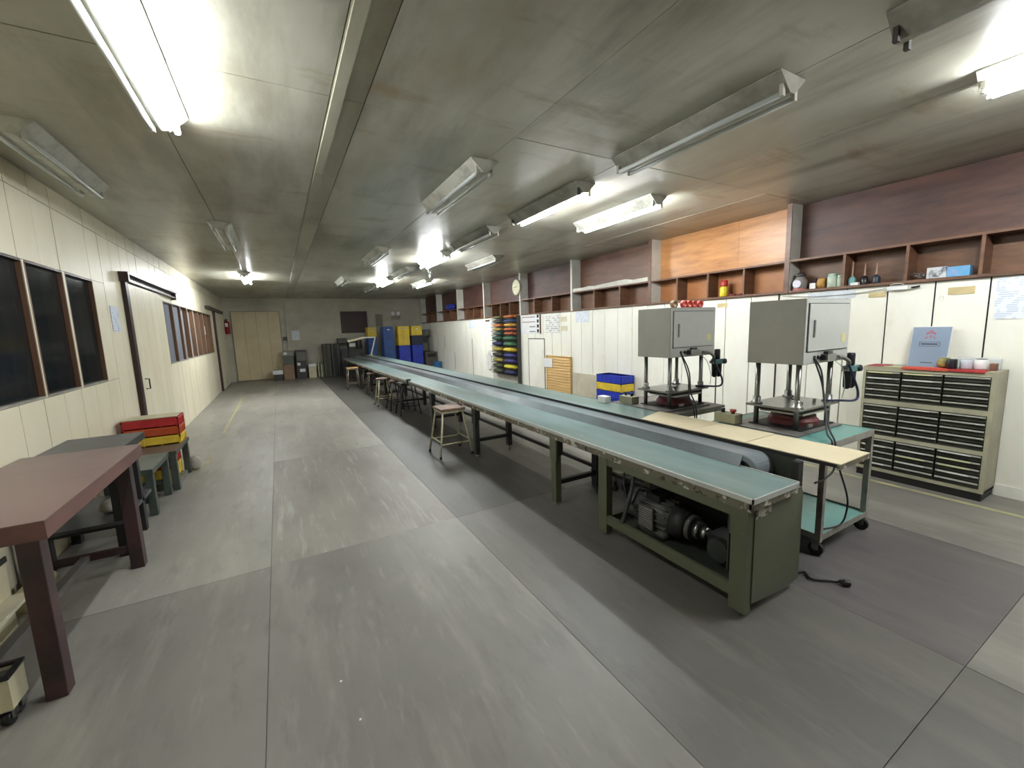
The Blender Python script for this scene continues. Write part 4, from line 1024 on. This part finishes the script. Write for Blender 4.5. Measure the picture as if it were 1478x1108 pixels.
# blue/yellow crate stack against right wall
g = 'shallow crates stacked by the right wall'
for k in range(5):
    m = yel_c if k == 3 else blue_v
    lab = ['vivid blue shallow crate, lowest of the stack by the right wall', 'vivid blue shallow crate, second from the bottom by the right wall', 'vivid blue shallow crate just under the yellow one by the right wall', 'yellow shallow crate in the stack by the right wall', 'vivid blue shallow crate on top of the stack by the right wall'][k]
    crate(5.05, 5.36, 5.22, 5.86, .142 * k, .142 * k + .141, m, lab, g)
# clock
t = thing('wall_clock', 'round cream faced wall clock on a white partition', 'clock', (5.33, 9.19, 2.60))
MB().lathe((5.353, 9.19, 2.60), [(.20, 0), (.205, -.02), (.185, -.032), (.175, -.025)], mat('clock_rim', (150, 146, 116), .4), 28, axis='X').build('rim', t, smooth=True)
MB().lathe((5.330, 9.19, 2.60), [(.178, 0), (.178, -.004)], mat('clock_face', (222, 218, 176), .5), 28, axis='X').build('face', t)
MB().bar((5.322, 9.19, 2.60), (5.322, 9.12, 2.63), .012, .004, black, upv=(1, 0, 0)).build('hour_hand', t)
MB().bar((5.320, 9.19, 2.60), (5.320, 9.31, 2.62), .008, .004, black, upv=(1, 0, 0)).build('minute_hand', t)
tk = MB()
for k in range(12):
    a = 2 * PI * k / 12; tk.bar((5.325, 9.19 + .145 * math.cos(a), 2.6 + .145 * math.sin(a)), (5.325, 9.19 + .165 * math.cos(a), 2.6 + .165 * math.sin(a)), .008, .003, black, upv=(1, 0, 0))
tk.build('hour_marks', t)
# cubby contents
ZS = 1.931
jar = MB()
t = thing('glass_jar', 'large glass jar with a round white label, leftmost in the nearest cubby shelf', 'jar', (5.45, 2.69, ZS))
MB().lathe((5.45, 2.69, ZS), [(.06, 0), (.07, .01), (.072, .11), (.05, .14), (.045, .155)], glassy('grey_glass', (150, 146, 140), .1, .75), 18).build('body', t, smooth=True)
MB().lathe((5.45, 2.69, ZS + .155), [(.05, 0), (.052, .02), (.03, .045)], char_c, 16).build('lid', t, smooth=True)
MB().cyl((5.378, 2.69, ZS + .07), (5.372, 2.69, ZS + .07), .045, mat('round_label', (214, 210, 222), .6, rgb2=(150, 140, 176), scale=50, thr=(.3, .45)), 18).build('round_label', t)
MB().lathe((5.45, 2.69, ZS), [(.071, 0), (.073, .004), (.073, .016), (.071, .018)], mat('pink_base', (196, 110, 110), .5), 18).build('pink_band', t)
can(5.50, 2.545, ZS, .035, .12, mat('navy_bottle', (50, 50, 66), .35), 'dark navy bottle in the nearest cubby shelf behind the small white box', 'bottle', 'bottle', prof=[(.034, 0), (.036, .01), (.036, .08), (.014, .10), (.014, .12)])
tag(MB().box(5.40, 2.505, ZS, 5.45, 2.565, ZS + .065, white_p).build('small_box', origin=(5.42, 2.53, ZS), bevel=.002), 'small white box in the nearest cubby shelf beside the orange roll', 'box')
tag(MB().lathe((5.44, 2.455, ZS + .058), [(.02, -.03), (.055, -.03), (.055, .03), (.02, .03)], mat('orange_roll', (206, 156, 84), .6), 18, axis='Y').build('twine_roll', origin=(5.44, 2.45, ZS), smooth=True), 'orange-tan roll standing in the nearest cubby shelf', 'roll')
gw = mat('pale_green_white_plastic', (186, 200, 182), .4); gl = mat('pale_green_lid', (160, 188, 168), .4)
def jar2(x, y, r, h, lab):
    t = thing('plastic_jar', lab, 'jar', (x, y, ZS))
    MB().lathe((x, y, ZS), [(r * .9, 0), (r, .006), (r, h * .78), (r * .85, h * .82)], gw, 16).build('body', t, smooth=True)
    MB().lathe((x, y, ZS + h * .82), [(r * .9, 0), (r * .92, .004), (r * .92, h * .16), (r * .8, h * .18)], gl, 16).build('lid', t, smooth=True)
jar2(5.44, 2.355, .048, .15, 'larger pale green plastic jar in the nearest cubby shelf')
jar2(5.43, 2.275, .03, .125, 'smaller pale jar right of the larger pale green one')
def spout(x, y, m, lab, h=.24):
    t = thing('spout_bottle', lab, 'bottle', (x, y, ZS))
    MB().lathe((x, y, ZS), [(.032, 0), (.034, .01), (.034, .07), (.012, .095)], m, 14).build('body', t, smooth=True)
    MB().lathe((x, y, ZS + .095), [(.010, 0), (.008, .03), (.004, h - .095)], mat('pinkish_nozzle', (176, 140, 120), .5), 8).build('nozzle', t)
spout(5.43, 2.168, mat('teal_bottle', (104, 158, 158), .35), 'teal squeeze bottle with a long spout in the nearest cubby shelf', .25)
spout(5.47, 2.075, blackp, 'black squeeze bottle with a spout, left one of the two in the nearest cubby shelf', .22)
spout(5.47, 1.975, mat('dark_blue_bottle', (44, 50, 62), .4), 'dark blue-black squeeze bottle, right one of the two in the nearest cubby shelf', .21)
tag(MB().box(5.385, 2.095, ZS, 5.425, 2.165, ZS + .028, white_p).build('eraser_box', origin=(5.4, 2.12, ZS), bevel=.002), 'tiny white block in front of the squeeze bottles', 'block')
m = MB()
rnd = random.Random(4)
for k in range(26):
    y, x = rnd.uniform(1.585, 1.68), rnd.uniform(5.39, 5.46); z = ZS + rnd.uniform(.018, .05)
    a = rnd.uniform(0, PI)
    m.bar((x, y, z), (x + .03 * math.cos(a), y + .03 * math.sin(a), z + rnd.uniform(0, .02)), .008, .008, steel)
tag(m.build('screw_pile', origin=(5.42, 1.63, ZS)), 'small pile of metal parts left of the white box in the nearest cubby shelf', 'parts', kind='stuff')
tag(MB().box(5.40, 1.435, ZS, 5.47, 1.57, ZS + .10, mat('white_black_pack', (196, 198, 198), .5, rgb2=(84, 90, 104), scale=9, thr=(.4, .5))).build('white_pack', origin=(5.43, 1.5, ZS), bevel=.002), 'white and black package in the nearest cubby shelf', 'package')
tag(MB().box(5.39, 1.285, ZS, 5.48, 1.43, ZS + .09, mat('blue_pack', (90, 156, 200), .4, rgb2=(150, 160, 196), scale=5, thr=(.3, .5))).build('blue_pack', origin=(5.43, 1.36, ZS), bevel=.002), 'light blue package right of the white and black one', 'package')
t = thing('glue_bottle', 'yellow bottle with a red cap under the orange plywood', 'bottle', (5.44, 3.65, ZS))
MB().lathe((5.44, 3.65, ZS), [(.05, 0), (.055, .01), (.055, .12), (.04, .14)], col('bottle_yellow', (226, 200, 50)), 16).build('body', t, smooth=True)
MB().lathe((5.44, 3.65, ZS + .14), [(.048, 0), (.05, .01), (.046, .07), (.03, .085)], col('cap_red', (172, 44, 36)), 16).build('cap', t, smooth=True)
for (y, z, lab) in ((3.52, 0, 'dark red tape roll lying left in the cubby with the yellow bottle'), (3.45, .022, 'dark red tape roll lying right in the cubby with the yellow bottle')):
    tag(MB().lathe((5.43, y - (.02 if z else 0), ZS), [(.045, 0), (.05, .003), (.05, .02), (.045, .024)], col('dark_red_tape', (120, 40, 36)), 16).build('tape_roll', origin=(5.43, y, ZS), smooth=True), lab, 'tape') if not z else tag(MB().lathe((5.43, 3.405, ZS), [(.045, 0), (.05, .003), (.05, .02), (.045, .024)], col('dark_red_tape', (120, 40, 36)), 16).build('tape_roll', origin=(5.43, 3.405, ZS), smooth=True), lab, 'tape')
# foam board on top of third unit
b = MB()
rnd = random.Random(9)
pts = [(4.95, 2.286), (6.93, 2.286)]
top = [(6.93 - k * .165, 2.35 + rnd.uniform(-.008, .008) + (.02 if 5.4 < 6.93 - k * .165 < 5.8 else 0)) for k in range(13)]
b.prism(pts + top, 5.364, 5.40, mat('white_foam', (214, 214, 204), .8, rgb2=(186, 184, 170), scale=6), axis='X')
tag(b.build('foam_board', origin=(5.38, 5.9, 2.286)), 'long rough white foam board lying on the third cubby shelf', 'board')
blob('blue_bag', (5.45, 14.1, 2.40), .07, .45, .115, mat('blue_plastic_bag', (46, 66, 176), .35, rgb2=(30, 44, 120), scale=10), 'crumpled blue plastic bag lying on a far cubby shelf', 'bag', 8)
# power strip and cable under the shelf
t = thing('power_strip', 'white power strip with a black plug hanging from the shelf edge over the cabinet', 'socket', (5.37, 1.77, 1.88))
MB().box(5.35, 1.68, 1.845, 5.396, 1.84, 1.885, white_p).build('body', t, bevel=.006)
MB().tube(bez([(5.37, 1.70, 1.885), (5.36, 1.74, 1.905), (5.36, 1.80, 1.905), (5.37, 1.83, 1.885)]), .005, sock_m, 6).build('loop', t)
MB().cyl((5.37, 1.66, 1.86), (5.37, 1.60, 1.868), .009, black, 8).build('plug', t)
tag(MB().tube(bez([(5.38, 1.86, 1.87), (5.385, 2.1, 1.845), (5.388, 2.5, 1.84), (5.385, 2.85, 1.875)]), .004, mat('grey_wire', (150, 150, 146), .5), 5).build('wall_cable', smooth=True, origin=(5.385, 2.3, 1.85)), 'thin grey cable sagging along the wall beneath the nearest cubby shelf', 'cable')

# ---------------------------------------------------------------- left wall items, floor marks
sheet(-1, 6.27, 6.54, 1.70, 1.99, printed('sleeve_sheet', (206, 214, 226), (168, 178, 196), 'Z', 40, .55, 12), 'pale sheet in a plastic sleeve between the first windows and the sliding door')
for (y0, y1, z0, z1, lab) in ((9.72, 9.98, 1.72, 1.98, 'white paper on the second far window pane'), (13.25, 13.55, 1.68, 1.9, 'small white paper on a far window pane near the second sliding door')):
    tag(MB().box(XL - .046, y0, z0, XL - .043, y1, z1, white_p).build('window_paper', origin=(XL - .045, (y0 + y1) / 2, z0)), lab, 'paper')
ftape = lambda x0, x1, y0, y1, lab: tag(MB().box(x0, y0, .0005, x1, y1, .0015, yel_tape).build('floor_line', origin=((x0 + x1) / 2, (y0 + y1) / 2, 0)), lab, 'floor marking')
ftape(4.93, 4.985, -1.0, 6.8, 'yellow line on the floor in front of the drawer cabinet')
ftape(-.965, -.925, 6.3, 6.85, 'short faded yellow line on the floor by the red crates')
ftape(-1.25, -.925, 6.18, 6.24, 'faded yellow cross mark on the floor by the red crates')
ftape(-.965, -.925, 8.2, 13.3, 'long faded yellow line on the floor along the left wall')
for (x, y, lab) in ((.106, 1.913, 'tiny white scrap on the near floor, farther of the two'), (.151, 1.665, 'tiny white scrap on the near floor, nearer of the two')):
    tag(MB().prism([(x - .005, y - .004), (x + .004, y - .006), (x + .006, y + .003), (x - .002, y + .006)], .0005, .002, white_p, axis='Z').build('paper_scrap', origin=(x, y, 0)), lab, 'scrap')

# ---------------------------------------------------------------- far end
t = thing('fire_extinguisher', 'red fire extinguisher hanging on the far wall beside the left corner', 'extinguisher', (-1.49, 17.36, 1.70))
MB().lathe((-1.49, 17.38, 1.70), [(.05, 0), (.085, .02), (.085, .38), (.05, .44), (.02, .45)], col('extinguisher_red', (150, 26, 36)), 18).build('cylinder', t, smooth=True)
MB().box(-1.51, 17.33, 2.15, -1.47, 17.43, 2.20, blackp).cyl((-1.49, 17.38, 2.14), (-1.49, 17.38, 2.22), .02, blackp, 10).build('valve', t)
MB().tube(bez([(-1.52, 17.36, 2.17), (-1.60, 17.34, 2.1), (-1.585, 17.33, 1.95), (-1.58, 17.33, 1.86)]), .012, black, 6).build('hose', t, smooth=True)
MB().box(-1.53, 17.293, 1.95, -1.45, 17.297, 2.07, white_p).build('label_plate', t)
MB().box(-1.52, 17.46, 1.85, -1.46, 17.50, 2.05, steel).build('bracket', t)
def farsheet(x0, x1, z0, z1, m, lab, cat, name, th=.01):
    return tag(MB().box(x0, YF - .003 - th, z0, x1, YF - .003, z1, m).build(name, origin=((x0 + x1) / 2, YF, (z0 + z1) / 2)), lab, cat)
farsheet(.17, .29, 1.40, 1.54, char_c, 'dark switch plate on the far wall beside the beige door', 'switch', 'switch_plate', .03)
farsheet(.46, .72, 1.40, 1.75, pr, 'white notice on the far wall right of the beige door', 'notice', 'notice')
farsheet(2.20, 3.19, 1.60, 2.44, mat('maroon_board', (58, 36, 34), .5), 'dark brown board on the far wall', 'board', 'notice_board', .03)
farsheet(3.52, 3.80, 1.83, 2.32, mat('grey_wall_cover', (140, 136, 122), .6), 'grey cover plate on the far wall between the brown board and the emergency light', 'plate', 'cover_plate', .02)
struct('trim_20', MB().box(4.5, YF - .02, 2.10, 5.35, YF - .001, 2.115, wallF_m))
t = thing('emergency_light', 'twin-headed emergency light on the far wall above the crates', 'lamp', (4.33, 17.44, 2.28))
MB().box(4.17, 17.42, 2.10, 4.48, 17.497, 2.24, mat('beige_case', (156, 152, 136), .5)).build('case', t, bevel=.008)
for x in (4.22, 4.42):
    MB().lathe((x, 17.42, 2.33), [(.03, .06), (.085, .0), (.09, -.02), (.08, -.03)], white_p, 16, axis='Y').build('spot_head', t, smooth=True)
    MB().cyl((x, 17.45, 2.24), (x, 17.45, 2.30), .012, steel, 8).build('bracket', t)
def bx(x0, x1, y0, y1, z0, z1, m, lab, cat='box', name='storage_box', grp=None, lid=None, tagp=None, slots=0):
    t = thing(name, lab, cat, ((x0 + x1) / 2, (y0 + y1) / 2, z0), grp)
    h = z1 - z0
    MB().box(x0, y0, z0, x1, y1, z1 - min(.05, h * .2), m).build('body', t, bevel=.004)
    MB().box(x0 - .006, y0 - .006, z1 - min(.05, h * .2), x1 + .006, y1 + .006, z1, lid or m).build('lid', t, bevel=.004)
    if tagp: MB().box(x0 + (x1 - x0) * tagp[0], y0 - .009, z0 + h * tagp[1], x0 + (x1 - x0) * tagp[2], y0 - .001, z0 + h * tagp[3], white_p).build('paper_label', t)
    if slots:
        s = MB()
        for k in range(slots): zz = z0 + h * .12 + h * .65 * k / max(1, slots - 1); s.box(x0 + .03, y0 - .008, zz, x1 - .03, y0 - .001, zz + .012, fix_dirty)
        for k in range(slots): xx = x0 + .03 + (x1 - x0 - .06) * k / max(1, slots - 1); s.box(xx - .005, y0 - .008, z0 + h * .12, xx + .005, y0 - .001, z0 + h * .78, fix_dirty)
        s.build('grille', t)
    return t
G = 'boxes along the far wall'
bx(-.22, .03, 16.85, 17.25, 0, .22, char_c, 'low dark box under white papers beside the beige door', grp=G)
tag(MB().box(-.27, 16.82, .222, .05, 17.22, .36, white_p).build('paper_stack', origin=(-.1, 17, .222), bevel=.004), 'stack of white paper on the low dark box beside the beige door', 'paper')
bx(.075, .42, 16.95, 17.35, 0, .53, tan_c, 'brown carton at the bottom of the grey-green crates on the far wall', grp=G)
bx(.09, .43, 16.95, 17.35, .532, .85, greenc, 'dull green crate on the brown carton', 'crate', 'storage_crate', G)
bx(.09, .45, 16.95, 17.35, .852, 1.02, mat('pale_grey_plastic', (136, 138, 128), .5), 'pale grey crate on top of the dull green crate', 'crate', 'storage_crate', G, tagp=(.1, .3, .4, .8))
bx(.50, .83, 16.95, 17.35, 0, .45, char_c, 'charcoal crate with two white labels, lowest of its stack', 'crate', 'storage_crate', G, tagp=(.3, .55, .85, .8))
bx(.50, .83, 16.95, 17.35, .452, .62, char_c, 'charcoal crate with one small label in the middle of its stack', 'crate', 'storage_crate', G, tagp=(.1, .2, .4, .8))
bx(.52, .85, 16.95, 17.35, .622, 1.04, char_c, 'charcoal crate with a pale grille, top of its stack', 'crate', 'storage_crate', G, slots=6)
bx(.89, 1.15, 16.95, 17.3, 0, .40, cream_c, 'cream bin with a white lid on the floor at the far wall', 'bin', 'storage_bin', G)
tag(MB().box(.885, 16.94, .402, 1.16, 17.3, .52, white_p).build('white_bag', origin=(1.02, 17.1, .402), bevel=.02), 'white pack lying on the cream bin', 'pack')
# stacked folded frames / trays
def slab_stack(x0, x1, y0, y1, z1, n, m1, m2, lab, cat='panels', name='panel_stack'):
    t = thing(name, lab, cat, ((x0 + x1) / 2, (y0 + y1) / 2, 0), 'upright panels leaning on the far wall')
    w = (x1 - x0) / n
    for k in range(n):
        MB().box(x0 + w * k + .002, y0 + .01 * (k % 3), 0, x0 + w * (k + 1) - .004, y1, z1 - .015 * (k % 2), m1 if k % 3 else m2).build('panel', t)
slab_stack(1.21, 1.42, 16.98, 17.3, .51, 6, mat('sage_grey', (96, 100, 84), .6), cream_c, 'short stack of upright sage grey panels at the far wall')
slab_stack(1.43, 1.69, 16.9, 17.4, 1.225, 5, dkg_c, mat('mossy', (88, 88, 60), .6), 'tall dark green stack of upright panels at the far wall')
slab_stack(1.71, 2.03, 16.9, 17.4, 1.22, 5, mat('near_black_green', (42, 44, 38), .6), char_c, 'tall near-black stack of upright panels right of the dark green one')
bx(2.05, 2.30, 16.95, 17.35, 0, 1.0, char_c, 'tall charcoal case behind the far end of the bench', 'case', 'tall_case', G)
bx(1.98, 2.28, 16.95, 17.35, 1.226, 1.41, dkg_c, 'dark green box on top of the upright panels and case', 'box', 'storage_box', G)
bx(2.32, 2.85, 16.95, 17.35, 0, 1.0, char_c, 'wide charcoal case under the cream labelled box at the far wall', 'case', 'tall_case', G)
bx(2.34, 2.60, 16.95, 17.3, 1.002, 1.30, mat('dark_with_cream', (70, 66, 54), .6), 'dark box with a cream front panel at the far end of the bench', 'box', 'storage_box', G, tagp=(.1, .25, .95, .7))
tag(MB().lathe((2.74, 17.1, 1.002), [(.10, 0), (.115, .02), (.115, .3), (.09, .33)], char_c, 18).build('dark_drum', origin=(2.73, 17.1, 1.002), smooth=True), 'dark round drum beside the cream fronted box', 'drum')
# tall crate columns
GC = 'tall stacks of crates at the far end'
H = .358
def column(x0, x1, y0, y1, cols, who):
    for k, (m, cn) in enumerate(cols):
        pos = 'lowest' if k == 0 else ('topmost' if k == len(cols) - 1 else ['', 'second up', 'third up', 'fourth up'][k])
        crate(x0, x1, y0, y1, H * k, H * k + H - .002, m, '%s crate, %s in the %s' % (cn, pos, who), GC, inner=(yel_tape if m is yel_c else blue_d), flat=(k == len(cols) - 1))
column(2.98, 3.30, 16.4, 16.9, [(blue_c, 'blue')] * 4 + [(yel_c, 'yellow')], 'leftmost far crate column')
column(3.38, 3.76, 15.6, 16.1, [(blue_c, 'blue')] * 5, 'all-blue crate column')
column(3.92, 4.34, 15.6, 16.1, [(blue_v, 'vivid blue')] * 3 + [(yel_c, 'yellow')] * 2, 'far column topped by two yellow crates')
column(4.42, 4.83, 15.6, 16.1, [(blue_v, 'vivid blue')] * 3 + [(blue_d, 'dark navy'), (yel_c, 'yellow')], 'far column with one yellow over navy')
bx(4.92, 5.33, 15.5, 16.0, 0, .34, mat('grey_brown_plastic', (92, 84, 80), .6), 'grey-brown box at the bottom right of the crate columns', 'box', 'storage_box', GC)
t = bx(4.90, 5.34, 15.5, 16.0, .342, .78, MATS['grey_brown_plastic'], 'grey-brown box with a black front opening right of the crate columns', 'box', 'storage_box', GC)
MB().box(4.95, 15.488, .58, 5.28, 15.499, .72, black).build('front_opening', t)
bx(4.90, 5.28, 16.2, 16.7, 0, .80, char_c, 'charcoal case behind the grey-brown boxes', 'case', 'tall_case', GC)
bx(4.92, 5.22, 16.2, 16.7, .802, 1.12, grey_c, 'grey-green crate behind the dark navy crate', 'crate', 'storage_crate', GC)
bx(4.92, 5.20, 16.2, 16.7, 1.122, 1.40, char_c, 'charcoal crate right of the dark navy crate', 'crate', 'storage_crate', GC)
bx(4.95, 5.30, 16.2, 16.7, 1.402, 1.64, grey_c, 'topmost grey-green crate in the right far corner', 'crate', 'storage_crate', GC)
t = thing('blue_bucket', 'blue bucket on the floor in front of the grey-brown boxes by the right wall', 'bucket', (5.2, 15.1, 0))
MB().lathe((5.2, 15.1, 0), [(.10, 0), (.12, .02), (.15, .40), (.155, .42), (.145, .42), (.11, .05)], mat('bucket_blue', (56, 122, 178), .35), 20).build('body', t, smooth=True)
MB().tube(bez([(5.2, 14.95, .41), (5.1, 14.96, .47), (5.05, 15.1, .49), (5.1, 15.24, .47), (5.2, 15.25, .41)]), .005, steel, 6).build('handle', t, smooth=True)
